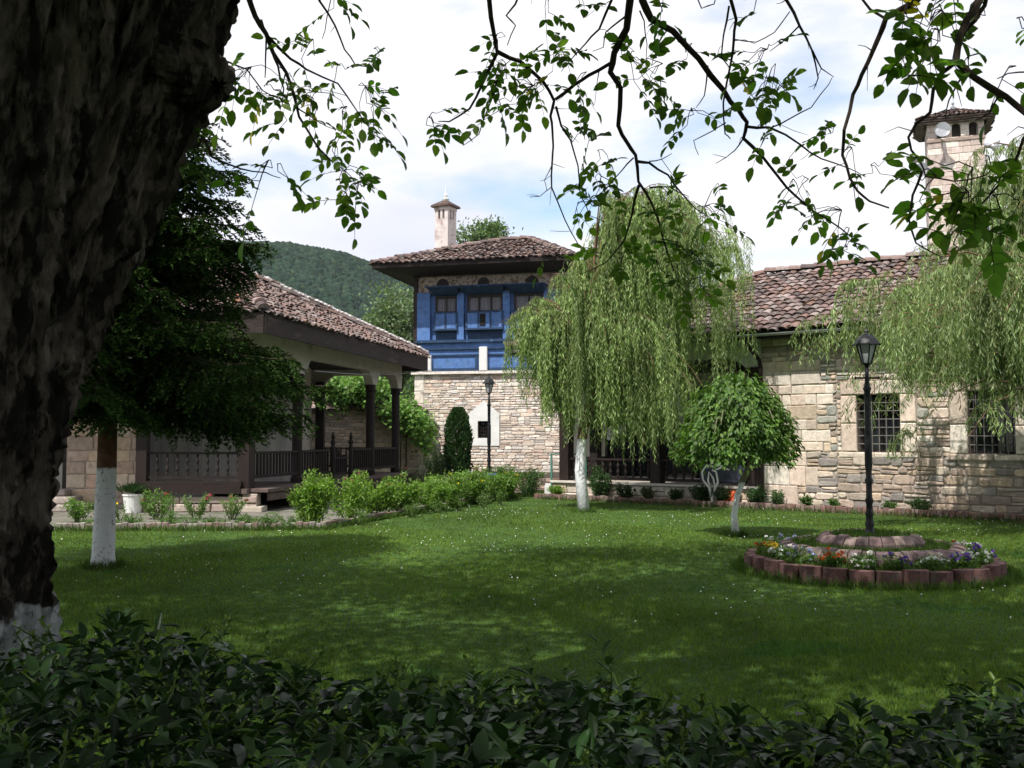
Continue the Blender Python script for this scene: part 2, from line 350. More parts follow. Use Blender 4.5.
# ---- roofs
def inpoly(p, poly):
    c = False; n = len(poly); j = n - 1
    for i in range(n):
        if (poly[i][1] > p[1]) != (poly[j][1] > p[1]) and p[0] < (poly[j][0] - poly[i][0]) * (p[1] - poly[i][1]) / (poly[j][1] - poly[i][1]) + poly[i][0]: c = not c
        j = i
    return c
TILEPAL = [(.15, .105, .095), (.19, .13, .115), (.12, .09, .085), (.22, .155, .14), (.18, .145, .135), (.20, .125, .10), (.11, .085, .08), (.27, .22, .20)]
def tile_plane(mb, P0, P1, pts, tw=.2, th=.30, seed=0, pal=TILEPAL, jit=1.0, orange=0):
    """barrel tiles over the plane through the eave P0-P1 and the corner points pts"""
    rng = random.Random(seed)
    P0 = Vector(P0); P1 = Vector(P1); U = (P1 - P0).normalized(); Q = Vector(pts[0]) - P0
    V = (Q - U * Q.dot(U)).normalized(); Nn = U.cross(V).normalized()
    if Nn.z < 0: Nn = -Nn
    poly = [(0, 0), ((P1 - P0).length, 0)] + [((Vector(p) - P0).dot(U), (Vector(p) - P0).dot(V)) for p in pts]
    um = min(p[0] for p in poly); uM = max(p[0] for p in poly); vM = max(p[1] for p in poly)
    nv = int(vM / th) + 1; nu = int((uM - um) / tw) + 1
    for j in range(-1, nv):
        for i in range(nu):
            u = um + (i + .5) * tw; v = j * th
            if not inpoly((u, max(v + th * .5, .01)), poly): continue
            u += rng.gauss(0, .012) * jit; v += rng.gauss(0, .022) * jit - (.06 if j < 0 else 0)
            if j < 0: v += th * .9
            c = pal[rng.randrange(len(pal))]
            if rng.random() < orange: c = (.36, .17, .10)
            k = rng.uniform(.75, 1.2); c = (c[0] * k, c[1] * k, c[2] * k)
            ln = th * 1.28; r0 = tw * .50 * rng.uniform(.92, 1.08); r1 = r0 * .82; a = rng.gauss(0, .05) * jit
            Ud = U * math.cos(a) + V * math.sin(a); Vd = V * math.cos(a) - U * math.sin(a)
            lift = .045 + rng.uniform(-.008, .014) * jit
            B = P0 + U * u + V * v; vs = []
            for (r, d, h) in ((r0, 0, lift), (r1, ln, .015)):
                for s in range(6):
                    t = math.pi * s / 5
                    vs.append(B + Vd * d + Ud * (-math.cos(t) * r) + Nn * (h + math.sin(t) * r * .55))
            for (r) in (r0 - .016,):
                for s in range(6):
                    t = math.pi * s / 5
                    vs.append(B + Vd * .015 + Ud * (-math.cos(t) * r) + Nn * (lift - .012 + math.sin(t) * r * .5))
            fs = [(s, s + 1, 7 + s, 6 + s) for s in range(5)] + [(s, 12 + s, 13 + s, s + 1) for s in range(5)]
            mb.add(vs, fs, c)
            # a trough tile between two covers
            if True:
                B = P0 + U * (u + tw * .5) + V * (v + .02); vs = []
                for (r, d, h) in ((tw * .34, 0, .035), (tw * .34, ln, .0)):
                    for s in range(4):
                        t = math.pi * s / 3
                        vs.append(B + V * d + U * (-math.cos(t) * r) + Nn * (h + .02 - math.sin(t) * r * .4))
                c2 = tuple(x * .45 for x in c)  # trough colour darkened, painting in the shade between the covers
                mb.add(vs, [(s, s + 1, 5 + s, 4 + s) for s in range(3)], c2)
def ridge_tiles(mb, A, B, r=.13, seed=0, mortar=True, pal=TILEPAL):
    rng = random.Random(seed); A = Vector(A); B = Vector(B); n = max(2, int((B - A).length / .33)); d = (B - A).normalized()
    X = d.cross(Vector((0, 0, 1))).normalized(); Z = X.cross(d)
    if Z.z < 0: Z = -Z
    for i in range(n):
        P = A + (B - A) * (i / n) + X * rng.gauss(0, .012) + Z * rng.gauss(0.02, .012); ln = (B - A).length / n * 1.2
        c = pal[rng.randrange(len(pal))]
        vs = []
        for (rr, dd, h) in ((r * 1.1, 0, .05), (r * .9, ln, .03)):
            for s in range(7):
                t = math.pi * s / 6
                vs.append(P + d * dd + X * (-math.cos(t) * rr) + Z * (h + math.sin(t) * rr * .8))
        mb.add(vs, [(s, s + 1, 8 + s, 7 + s) for s in range(6)] + [tuple(range(7))], c)
def slab(mb, pts, th, col=None, up=Vector((0, 0, 1))):
    pts = [Vector(p) for p in pts]; n = len(pts); lo = [p - up * th for p in pts]
    fs = [tuple(range(n)), tuple(range(2 * n - 1, n - 1, -1))] + [(i, i + n, (i + 1) % n + n, (i + 1) % n) for i in range(n)]
    mb.add(pts + lo, fs, col)
def arch_band(mb, fr, u0, u1, posts, ztop, zlow, zhigh, v0, v1, flare=.5, half=.16, step=.05):
    """plaster band whose lower edge sweeps down to a bracket over each post"""
    n = int((u1 - u0) / step); prof = []
    for i in range(n + 1):
        u = u0 + (u1 - u0) * i / n; d = min(abs(u - p) for p in posts)
        if d < half: z = zlow
        elif d < half + flare:
            t = (d - half) / flare; z = zlow + (zhigh - zlow) * math.sin(t * math.pi / 2) ** .8
        else: z = zhigh
        prof.append((u, z))
    vs = []; fs = []
    for u, z in prof: vs += [fr(u, v0, z), fr(u, v0, ztop), fr(u, v1, z), fr(u, v1, ztop)]
    for i in range(n):
        a = 4 * i; b = a + 4
        fs += [(a, b, b + 1, a + 1), (a + 2, a + 3, b + 3, b + 2), (a, a + 2, b + 2, b), (a + 1, b + 1, b + 3, a + 3)]
    fs += [(0, 1, 3, 2), (4 * n, 4 * n + 2, 4 * n + 3, 4 * n + 1)]
    mb.add(vs, fs)
def railing(parent, fr, u0, u1, v, zb, zt, step, mrail, mbal, turned=False, bw=.035):
    m = MB(); m.box(u0, u1, v - .045, v + .045, zt - .05, zt, fr); m.box(u0, u1, v - .035, v + .035, zb, zb + .07, fr)
    rail = m.build('railing', mrail, parent)
    n = max(1, int((u1 - u0) / step))
    for i in range(n):
        u = u0 + (i + .5) * (u1 - u0) / n; b = MB(); z0 = zb + .07; z1 = zt - .05; H = z1 - z0
        x, y, _ = fr(u, v, 0)
        if turned:
            prof = [(bw * .5, z0), (bw * .5, z0 + .12 * H), (bw * .3, z0 + .16 * H), (bw * .75, z0 + .3 * H), (bw * .35, z0 + .5 * H), (bw * .7, z0 + .7 * H), (bw * .3, z0 + .86 * H), (bw * .5, z0 + .9 * H), (bw * .5, z1)]
            b.lathe(x, y, prof, 8)
        else:
            b.box(u - bw / 2, u + bw / 2, v - bw / 2, v + bw / 2, z0, z1, fr)
        b.build('baluster', mbal, rail)
    return rail

# ================================================================== SETTING
g = MB(); g.add([(-1500, -300, 0), (1500, -300, 0), (1500, 2500, 0), (-1500, 2500, 0)], [(0, 1, 2, 3)])
tag(g.build('ground', 'ground'), kind='structure')
# lawn outline on the ground: hedge side, right wall kerb, portico kerb, left kerb
RB_L = (1.2, 26.3); RB_U = (.785, -.62); RF = frame_fn(RB_L, RB_U)
kerbR0 = Vector(RF(-.2, -.55, 0)); kerbR1 = Vector(RF(15, -.55, 0))
kl = [gr(55, 531), gr(200, 531), gr(325, 530), gr(430, 511), gr(546, 493.5)]
lawn_poly = [(-14, -6), (18, -6), (18, 12), (kerbR1.x, kerbR1.y), (kerbR0.x, kerbR0.y)] + [(p.x, p.y) for p in reversed(kl)] + [(-14, kl[0].y)]
g = MB(); g.add([(x, y, .004) for x, y in lawn_poly], [tuple(range(len(lawn_poly)))])
tag(g.build('lawn', 'lawn'), kind='structure')
g = MB(); pp = [(-14, kl[0].y + .15)] + [(p.x, p.y + .15) for p in kl] + [(1.0, 33.2), (-4.2, 33.5), (-14, 33.5)]
g.add([(x, y, .008) for x, y in pp], [tuple(range(len(pp)))])
tag(g.build('path', 'path'), kind='structure')

# hill with its wood, far behind
def hill_h(x, y):
    prof = [(-900, 60), (-500, 78), (-300, 84), (-200, 82), (-134, 82), (-118, 86), (-95, 86.5), (-72, 82.5), (-58, 77), (-41, 68), (-20, 54), (10, 34), (60, 14), (120, 0), (2000, 0)]
    h = 0
    for (a, b), (c, d) in zip(prof[:-1], prof[1:]):
        if a <= x <= c: h = b + (d - b) * (x - a) / (c - a); break
    t = min(1, max(0, (y - 170) / 280)); s = t * t * (3 - 2 * t) if y < 450 else max(0, 1 - (y - 450) / 500)
    n = noise.noise(Vector((x * .012, y * .012, 0))) * 7 * math.sin(min(1, max(0, t)) * math.pi)
    return h * s + n * (h > 1) - 2
xs = np.linspace(-700, 140, 90); ys = np.linspace(170, 800, 60)
V = [(x, y, hill_h(x, y)) for y in ys for x in xs]; nx = len(xs)
g = MB(); g.add(V, [(j * nx + i, j * nx + i + 1, (j + 1) * nx + i + 1, (j + 1) * nx + i) for j in range(len(ys) - 1) for i in range(nx - 1)], (.035, .05, .02))
tag(g.build('hill', 'forest', smooth=True), kind='structure')
rng = np.random.default_rng(5)
ico_v = []; 
t = (1 + 5 ** .5) / 2
ico_v = nrm(np.array([(-1, t, 0), (1, t, 0), (-1, -t, 0), (1, -t, 0), (0, -1, t), (0, 1, t), (0, -1, -t), (0, 1, -t), (t, 0, -1), (t, 0, 1), (-t, 0, -1), (-t, 0, 1)], float))
ico_f = np.array([(0, 11, 5), (0, 5, 1), (0, 1, 7), (0, 7, 10), (0, 10, 11), (1, 5, 9), (5, 11, 4), (11, 10, 2), (10, 7, 6), (7, 1, 8), (3, 9, 4), (3, 4, 2), (3, 2, 6), (3, 6, 8), (3, 8, 9), (4, 9, 5), (2, 4, 11), (6, 2, 10), (8, 6, 7), (9, 8, 1)])
n = 62000
hx = rng.uniform(-330, 40, n); hy = rng.uniform(215, 470, n)
hz = np.array([hill_h(a, b) for a, b in zip(hx, hy)])
k = hz > 1; hx, hy, hz = hx[k], hy[k], hz[k]; n = len(hx)
sz = rng.uniform(.7, 1.6, n)
VV = np.stack([hx, hy, hz + sz * .5], 1)[:, None, :] + ico_v[None] * (sz[:, None] * rng.uniform(.7, 1.3, (n, 12)))[:, :, None] * np.array([1, 1, 1.1])
FF = (ico_f[None] + (np.arange(n) * 12)[:, None, None]).reshape(-1, 3)
fc = vcol(rng, n, (.017, .034, .021), .38, (.030, .050, .026), .12); 
tag(np_mesh('hill_forest', VV.reshape(-1, 3), FF, np.repeat(fc, 12, 0), 'forest'), 'dark green wood covering the far hillside', 'forest', kind='stuff')

# ================================================================== RIGHT STONE BUILDING WITH PORTICO
bR = thing('stone_building', RF(7, 0, 0), 'long low stone building with barred windows, tiled roof and railed wooden porch', 'building')
PALE = [(.64, .53, .44), (.68, .59, .50), (.62, .50, .42), (.74, .67, .58), (.66, .58, .50), (.62, .50, .38)]
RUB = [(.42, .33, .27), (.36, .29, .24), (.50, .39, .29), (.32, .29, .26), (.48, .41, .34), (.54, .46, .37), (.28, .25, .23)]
MIX = PALE + RUB[:3] + [(.36, .35, .31), (.30, .30, .27)]
ZW = 3.95
w1 = (7.88, 8.78, 1.28, 2.5); w2 = (10.1, 10.97, 1.26, 2.52); w3 = (12.3, 13.2, 1.26, 2.52)
def sur(h, a=.34): return (h[0] - a, h[1] + a, h[2] - .0, h[3] + .30)
sh = [sur(w) for w in (w1, w2, w3)]; T0 = 5.72
m = MB(); wall(m, RF, T0, 15, 0, ZW, .45, (w1, w2, w3)); m.box(T0, T0 + .4, .45, 7.5, 0, ZW, RF); m.box(14.6, 15, .45, 7.5, 0, ZW, RF)
m.build('wall', 'mortar', bR)
m = MB()
AB = ((.1, .52, 6.55), (.52, .95, 7.0), (.95, 1.28, 6.75), (1.28, 1.75, 7.3), (1.75, 2.3, 7.0), (2.3, 2.75, 7.38), (2.75, 3.3, 7.1))
for bi_, (za_, zb_, ub_) in enumerate(AB): stones(m, RF, T0, ub_, za_, zb_, (.20, .46), (.16, .55), PALE, (), 300 + bi_, .022, .010, .007)
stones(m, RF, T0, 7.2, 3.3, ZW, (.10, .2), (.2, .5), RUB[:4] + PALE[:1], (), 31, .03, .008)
for bi_, (za_, zb_, ub_) in enumerate(AB):
    lo_ = zb_ <= 1.28
    stones(m, RF, ub_, 7.45, za_, zb_, (.07, .2), (.12, .4), RUB + PALE[:2] if lo_ else MIX, (), 320 + bi_, .026, .02)
stones(m, RF, 7.45, 15, 1.28, 3.3, (.08, .24), (.12, .40), MIX, sh, 4, .022, .018)
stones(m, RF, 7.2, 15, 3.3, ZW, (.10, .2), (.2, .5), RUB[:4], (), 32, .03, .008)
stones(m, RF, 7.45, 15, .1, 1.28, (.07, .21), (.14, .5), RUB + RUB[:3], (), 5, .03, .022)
for i, (a, b, c, d) in enumerate((w1, w2, w3)):      # dressed surround
    stones(m, RF, a - .34, a, c, d, (.5, .75), (.34, .35), PALE[:4], (), 40 + i, .045, .004)
    stones(m, RF, b, b + .34, c, d, (.5, .75), (.34, .35), PALE[:4], (), 50 + i, .045, .004)
    stones(m, RF, a - .34, b + .34, d, d + .30, (.29, .30), (.45, .7), PALE[:4], (), 60 + i, .05, .004)
    stones(m, RF, a - .4, b + .4, c - .13, c, (.12, .13), (.6, .9), PALE[:3], (), 70 + i, .07, .003)
m.build('masonry', 'stone', bR)
for i, (a, b, c, d) in enumerate((w1, w2, w3)):
    m = MB(); fw = .05
    m.box(a, a + fw, .2, .26, c, d, RF); m.box(b - fw, b, .2, .26, c, d, RF); m.box(a + fw, b - fw, .2, .26, c, c + fw, RF); m.box(a + fw, b - fw, .2, .26, d - fw, d, RF)
    m.box((a + b) / 2 - .02, (a + b) / 2 + .02, .2, .25, c + fw, d - fw, RF)
    win = m.build('window', 'dark_wood', bR)
    m = MB(); m.box(a + fw, b - fw, .27, .28, c + fw, d - fw, RF); m.build('pane', 'glass', win)
    m = MB()
    for j in range(1, 6): u = a + (b - a) * j / 6; m.tube([RF(u, .05, c), RF(u, .05, d)], .011, 6)
    for j in range(1, 7): z = c + (d - c) * j / 7; m.tube([RF(a, .06, z), RF(b, .06, z)], .010, 6)
    m.build('window_bars', 'bars', win)
# portico
m = MB(); m.box(-.1, T0 - .02, -.08, 2.6, 0, .44, RF); m.build('porch_floor', 'mortar', bR)
m = MB(); stones(m, lambda u, v, z: RF(u, v - .08, z), -.1, T0 - .03, .02, .40, (.12, .2), (.3, .6), PALE, (), 8, .02, .008)
m.box(-.14, T0 - .02, -.16, -.02, .42, .47, RF, (.62, .58, .52)); m.build('porch_plinth', 'stone', bR)
posts = [.17, 2.9, 5.5]
for p in posts:
    m = MB(); m.box(p - .14, p + .14, 0.02, .30, .47, 3.16, RF); m.box(p - .19, p + .19, -.02, .34, 3.08, 3.2, RF); m.build('post', 'brown_wood', bR, bevel=.012)
m = MB(); m.box(.26, .50, 1.1, 1.34, .47, 3.3, RF); m.build('post', 'dark_wood', bR, bevel=.012)
m = MB(); arch_band(m, RF, -.05, T0 - .02, posts, ZW - .02, 3.2, 3.45, .05, .30, .6, .2); m.build('arch_band', 'white_plaster', bR)
m = MB(); m.box(-.1, T0 - .02, .3, 2.6, 3.3, 3.36, RF); m.build('porch_ceiling', 'dark_wood', bR)
for a, b in ((posts[0] + .14, posts[1] - .14), (posts[1] + .14, posts[2] - .14)):
    railing(bR, RF, a, b, .16, .52, 1.06, .22, 'brown_wood', 'brown_wood', True, .06)
railing(bR, frame_fn(RF(.05, .3, 0), (.62, .785)), 0, 2.2, 0, .52, 1.06, .22, 'brown_wood', 'brown_wood', True, .06)
# back wall of the porch: plaster, stone pier and dark glazing
m = MB(); wall(m, lambda u, v, z: RF(u, v + 2.6, z), -1.3, T0, .2, 3.9, .3, ((-.22, 5.4, .5, 2.95),)); m.build('wall', 'plaster', bR)
m = MB(); m.box(-.22, 5.4, 2.75, 2.77, .5, 2.95, RF); glz = m.build('glazing', 'glass', bR)
m = MB()
for u in (-.22, .3, .62, 1.2, 1.9, 2.6, 3.3, 4.0, 4.7, 5.34): m.box(u, u + .06, 2.68, 2.74, .5, 2.95, RF)
m.box(-.22, 5.4, 2.66, 2.72, 2.2, 2.25, RF); m.build('glazing_bars', 'dark_wood', glz)
m = MB(); stones(m, lambda u, v, z: RF(u, v + 2.6, z), -.62, -.28, .1, 3.3, (.15, .3), (.2, .4), PALE, (), 9, .04, .008); m.build('stone_pier', 'stone', bR)
m = MB(); m.box(-1.2, T0, 2.95, 7.5, 0, ZW - .1, RF); m.build('rear_wall', 'plaster', bR)
# roof
e0 = Vector(RF(-1.35, -.5, 3.95)); e1 = Vector(RF(15.6, -.5, 3.95)); r0 = Vector(RF(4.1, 4.0, 5.98)); r1 = Vector(RF(11.5, 4.0, 5.98))
b0 = Vector(RF(-1.35, 8.4, 3.95)); b1 = Vector(RF(15.6, 8.4, 3.95))
m = MB(); dz = Vector((0, 0, .06))
slab(m, [e0, e1, r1, r0], .07); slab(m, [b1, b0, r0, r1], .07); slab(m, [b0, e0, r0], .07); slab(m, [e1, b1, r1], .07)
rf = m.build('roof', 'dark_wood', bR)
m = MB(); tile_plane(m, e0, e1, [r1, r0], .22, .30, 1); tile_plane(m, b0, e0, [r0], .22, .30, 2); tile_plane(m, b1, b0, [r0, r1], .22, .30, 2); tile_plane(m, e1, b1, [r1], .22, .30, 2)
m.build('roof_tiles', 'tile', rf)
m = MB(); ridge_tiles(m, r0, r1, .14, 1); ridge_tiles(m, e0, r0, .14, 2); ridge_tiles(m, e1, r1, .14, 3); m.build('ridge_tiles', 'tile', rf)
m = MB(); m.box(-1.3, 15.5, -.46, -.42, 3.79, 3.90, RF); m.build('fascia', 'brown_wood', rf)
m = MB(); gp = []
for i in range(9): a = math.pi * i / 8; gp.append((-.53 - .06 * math.cos(a), 3.90 - .06 * math.sin(a)))
vs = []; 
for u in (-1.3, 15.6): vs += [RF(u, q[0], q[1]) for q in gp]
m.add(vs, [(i, i + 1, 10 + i, 9 + i) for i in range(8)]); m.build('gutter', 'metal', rf)
m = MB(); m.tube([RF(5.55, -.5, 3.86), RF(5.55, -.42, 3.7), RF(5.72, -.12, 3.35), RF(5.74, -.1, 3.2), RF(5.74, -.1, .2)], .045, 8); m.build('downpipe', 'brown_wood', bR)
# white paper sheets on the porch glazing
for i, (u0, u1, z0, z1, lb) in enumerate(((-.17, .08, 1.52, 1.86, 'white paper notice taped to the dark porch glazing, lower left of two'), (.20, .46, 1.70, 1.98, 'white paper notice on the dark porch glazing, upper right of two'))):
    m = MB(); m.box(u0, u1, 2.64, 2.65, z0, z1, RF); tag(m.build('paper_notice', 'white'), lb, 'notice', 'paper notices in the porch')

# right kerb of little bricks, one run
m = MB(); rr = random.Random(2); BR = [(.20, .11, .095), (.24, .14, .12), (.18, .11, .10), (.26, .19, .16), (.20, .15, .13)]
u = -.3
while u < 15:
    w = rr.uniform(.09, .14); c = BR[rr.randrange(5)]
    m.box(u, u + w - .008, -.62 + rr.uniform(-.012, .012), -.50, -.05, .14 + rr.uniform(-.02, .02), RF, c); u += w
tag(m.build('brick_edging', 'brick', bevel=.008), 'low red brick edging along the foot of the long stone building', 'edging')
m = MB(); m.box(-.2, 15, -.5, -.1, -.02, .07, RF); tag(m.build('planting_soil', 'soil'), kind='structure')

# ================================================================== BLUE HOUSE
HO = (-3.59, 37.0); HU = (.9737, -.228); HF = frame_fn(HO, HU); HW = 5.75
def hu(px):
    k = (px - 512) / F; return (k * HO[1] - HO[0]) / (HU[0] - k * HU[1])
def hz_(py, v=0): return at(480, py, 36.4 + v).z
bB = thing('blue_house', HF(2.8, 0, 0), 'two storey house with blue timber upper floor on pale stone, wide tiled roof', 'house')
ZB = hz_(371); ZT = hz_(275); wn = (hu(478), hu(490), hz_(438), hz_(421))
m = MB(); wall(m, HF, 0, HW, 0, ZB, .5, (wn,)); m.box(0, .5, .5, 6, 0, ZB, HF); m.box(HW - .5, HW, .5, 6, 0, ZB, HF); m.box(0, HW, 6, 6.4, 0, ZB, HF); m.build('wall', 'mortar', bB)
HP = [(.70, .62, .54), (.66, .56, .47), (.74, .68, .61), (.60, .50, .42), (.58, .44, .36), (.64, .58, .54), (.48, .42, .37)]
m = MB(); ws = (wn[0] - .38, wn[1] + .38, wn[2] - .3, wn[3] + .42)
stones(m, HF, 0.35, HW, .2, ZB - .1, (.07, .16), (.14, .42), HP, (ws,), 11, .02, .014, .010)
stones(m, HF, -.03, .35, .2, ZB - .1, (.3, .5), (.36, .37), HP[:3], (), 12, .03, .006)
SF = frame_fn(HF(0, 6.4, 0), (-HF(0, 1, 0)[0] + HF(0, 0, 0)[0], -HF(0, 1, 0)[1] + HF(0, 0, 0)[1]))
stones(m, SF, 0, 6.4, .2, ZB - .1, (.08, .2), (.2, .5), HP, (), 13, .02, .014)
m.build('masonry', 'stone', bB)
# house-shaped white surround of the small window
m = MB(); a, b, c, d = wn
o_ = [(a - .36, c - .28), (b + .36, c - .28), (b + .36, d + .25), ((a + b) / 2, d + .75), (a - .36, d + .25)]
def ring(vv): return [HF(x, vv, z) for x, z in o_]
ii = [(a, c), (b, c), (b, d), ((a + b) / 2, d), (a, d)]
vs = ring(-.045) + [HF(x, -.045, z) for x, z in ii] + ring(.02) + [HF(x, .12, z) for x, z in ii]
fs = []
for i in range(5):
    j = (i + 1) % 5; fs += [(i, j, 5 + j, 5 + i), (10 + i, 10 + j, j, i), (5 + i, 5 + j, 15 + j, 15 + i)]
m.add(vs, fs); win_s = m.build('window_surround', 'white_plaster', bB)
m = MB(); m.box(a, a + .04, .12, .2, c, d, HF); m.box(b - .04, b, .12, .2, c, d, HF); m.box(a + .04, b - .04, .12, .2, c, c + .04, HF); m.box(a + .04, b - .04, .12, .2, d - .04, d, HF)
for i in range(1, 5): u = a + (b - a) * i / 5; m.box(u - .01, u + .01, .1, .12, c, d, HF)
for i in range(1, 5): z = c + (d - c) * i / 5; m.box(a, b, .085, .1, z - .01, z + .01, HF)
win = m.build('window', 'brown_wood', bB); m = MB(); m.box(a + .04, b - .04, .21, .22, c + .04, d - .04, HF); m.build('pane', 'glass', win)
m = MB(); m.box(-.12, HW + .1, -.14, .3, ZB - .1, ZB, HF, (.72, .66, .6)); m.build('stone_ledge', 'stone', bB)
# upper floor
m = MB(); m.box(.1, HW, .35, 6.3, ZB, ZT + .1, HF); m.build('upper_wall', 'plaster', bB)
Y_ = hz_
m = MB()
m.box(0.32, HW, .0, .35, ZB, Y_(342), HF)          # blue boarding base
m.box(0.05, HW, .10, .35, Y_(342), Y_(292), HF)
m.box(0.05, .32, .02, .35, ZB + .42, Y_(342), HF)
bl = m.build('blue_boarding', 'blue', bB)
for (x0, x1) in ((417, 430), (457, 464), (503, 510), (544, 552)): m = MB(); m.box(hu(x0), min(hu(x1), HW), -.06, .10, Y_(342), Y_(291), HF); m.build('pilaster', 'blue', bB, bevel=.01)
m = MB()
for z, o2, h in ((342, .12, .10), (349, .07, .07), (355.5, .05, .06)): m.box(.03, HW, -o2, 0.0, Y_(z), Y_(z) + h, HF)
m.box(.32, HW, -.05, -.003, ZB + .02, ZB + .12, HF); m.box(.32, .45, -.06, -.003, ZB + .12, Y_(356), HF); m.box(hu(478) - .1, hu(478), -.06, -.003, ZB + .12, Y_(356), HF)
m.build('blue_ledge', 'blue_dark', bB)
for (x0, x1, z1) in ((423.5, 432, 354.5), (480, 488, 347)):
    m = MB(); m.box(hu(x0), hu(x1), -.16, .0, ZB, Y_(z1), HF); m.build('white_pier', 'white_plaster', bB, bevel=.02)
for bi, (x0, x1) in enumerate(((435, 457), (467, 503), (514, 544))):
    a, b = hu(x0), hu(x1); z0, z1 = Y_(311.5), Y_(297)
    m = MB(); m.box(a, b, .02, .10, z0, z1, HF)
    m = MB(); f = .05
    m.box(a, b, -.02, .09, z1, z1 + .08, HF); m.box(a, b, -.02, .09, z0 - .02, z0 + .05, HF); m.box(a, a + .07, -.02, .09, z0 + .05, z1, HF); m.box(b - .07, b, -.02, .09, z0 + .05, z1, HF)
    np_ = 2 if bi != 1 else 3
    for j in range(1, np_): u = a + (b - a) * j / np_; m.box(u - .03, u + .03, -.01, .09, z0 + .05, z1, HF)
    wi = m.build('window', 'brown_wood', bB)
    m = MB()
    for j in range(60):      # pleated net curtain
        u0 = a + .07 + (b - a - .14) * j / 60; u1 = a + .07 + (b - a - .14) * (j + 1) / 60
        s0 = .05 + .014 * math.sin(j * 1.1); s1 = .05 + .014 * math.sin((j + 1) * 1.1)
        m.add([HF(u0, s0, z0), HF(u1, s1, z0), HF(u1, s1, z1), HF(u0, s0, z1)], [(0, 1, 2, 3)])
    m.build('curtain', 'curtain', wi, smooth=True)
    # panel box under the window
    za, zb2 = Y_(328), Y_(312.5)
    m = MB(); m.box(a, b, -.10, .10, za, zb2, HF); m.build('window_panel', 'blue', bB)
    m = MB(); m.box(a - .05, b + .05, -.15, .10, za - .07, za, HF); m.box(a - .03, b + .03, -.13, .10, zb2, zb2 + .05, HF)
    for j in range(np_ + 1): u = a + (b - a) * j / np_; m.box(u - .03, u + .03, -.125, -.10, za, zb2, HF)
    m.box(a, b, .06, .12, Y_(340), za - .08, HF); m.build('panel_frame', 'blue_dark', bB)
    if bi == 1: m = MB(); u = a + (b - a) * .38; m.box(u, u + .2, -.13, -.101, za + .08, zb2 - .05, HF); m.build('hatch', 'void', bB)
    # sloping board awning
    ze = Y_(288.5); a2, b2 = a - .2, b + .12
    m = MB(); m.box8([HF(*q) for q in [(a, -.06, z1 + .09), (b, -.06, z1 + .09), (b, .1, z1 + .09), (a, .1, z1 + .09), (a2, -.58, ze + .02), (b2, -.58, ze + .02), (b2, .1, ze + .02), (a2, .1, ze + .02)]])
    m.box(a2 - .03, b2 + .03, -.61, .1, ze + .021, ze + .06, HF)
    m.build('window_awning', 'blue_dark', bB)
m = MB(); m.box(.08, HW, .06, .36, Y_(292), ZT, HF); m.build('painted_frieze', 'frieze', bB)
for x in (442, 483, 532):
    u = hu(x); zc = Y_(283); m = MB(); vs = [HF(u, .03, zc)]; 
    for j in range(20): t2 = 2 * math.pi * j / 20; vs.append(HF(u + .23 * math.cos(t2), .03, zc + .22 * math.sin(t2)))
    vs2 = [HF(u + .23 * math.cos(2 * math.pi * j / 20), .07, zc + .22 * math.sin(2 * math.pi * j / 20)) for j in range(20)]
    m.add(vs + vs2, [(0, 1 + j, 1 + (j + 1) % 20) for j in range(20)] + [(1 + j, 21 + j, 21 + (j + 1) % 20, 1 + (j + 1) % 20) for j in range(20)])
    m.build('round_window', 'brown_wood', bB)
m = MB(); m.box(-.06, .08, -.06, .08, ZB + .35, ZT, HF); m.build('corner_post', 'brown_wood', bB)
# roof with deep eaves
OV = 1.35; ze = at(372, 270, 37.2).z; A = lambda u, v, z: Vector(HF(u, v, z))
h0, h1, h2, h3 = A(-OV + .12, -1.25, ze), A(HW + .35, -1.25, ze + .02), A(HW + .35, 7.6, ze), A(-OV + .12, 7.6, ze)
zr = at(515, 242, 39.5).z; q0, q1 = A(2.5, 3.1, zr), A(3.7, 3.1, zr)
m = MB(); slab(m, [h0, h1, q1, q0], .08); slab(m, [h2, h3, q0, q1], .08); slab(m, [h3, h0, q0], .08); slab(m, [h1, h2, q1], .08)
rf = m.build('roof', 'dark_wood', bB)
m = MB(); vs = [h0 - Vector((0, 0, .1)), h1 - Vector((0, 0, .1)), h2 - Vector((0, 0, .1)), h3 - Vector((0, 0, .1))]
wv = [A(-.1, -.1, ZT + .05), A(HW, -.1, ZT + .05), A(HW, 6.4, ZT + .05), A(-.1, 6.4, ZT + .05)]
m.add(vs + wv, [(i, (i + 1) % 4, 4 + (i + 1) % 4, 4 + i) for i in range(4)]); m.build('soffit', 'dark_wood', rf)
m = MB(); m.bar(h0 - Vector((0, 0, .05)), h1 - Vector((0, 0, .05)), .04, .16); m.bar(h3 - Vector((0, 0, .05)), h0 - Vector((0, 0, .05)), .04, .16); m.build('fascia', 'dark_wood', rf)
m = MB(); tile_plane(m, h0, h1, [q1, q0], .24, .32, 21, jit=1.5); tile_plane(m, h3, h0, [q0], .24, .32, 22, jit=1.5); tile_plane(m, h1, h2, [q1], .24, .32, 23); tile_plane(m, h2, h3, [q0, q1], .24, .32, 23)
m.build('roof_tiles', 'tile', rf)
m = MB(); ridge_tiles(m, q0, q1, .16, 4); ridge_tiles(m, h0, q0, .16, 5); ridge_tiles(m, h1, q1, .16, 6); m.build('ridge_tiles', 'tile', rf)
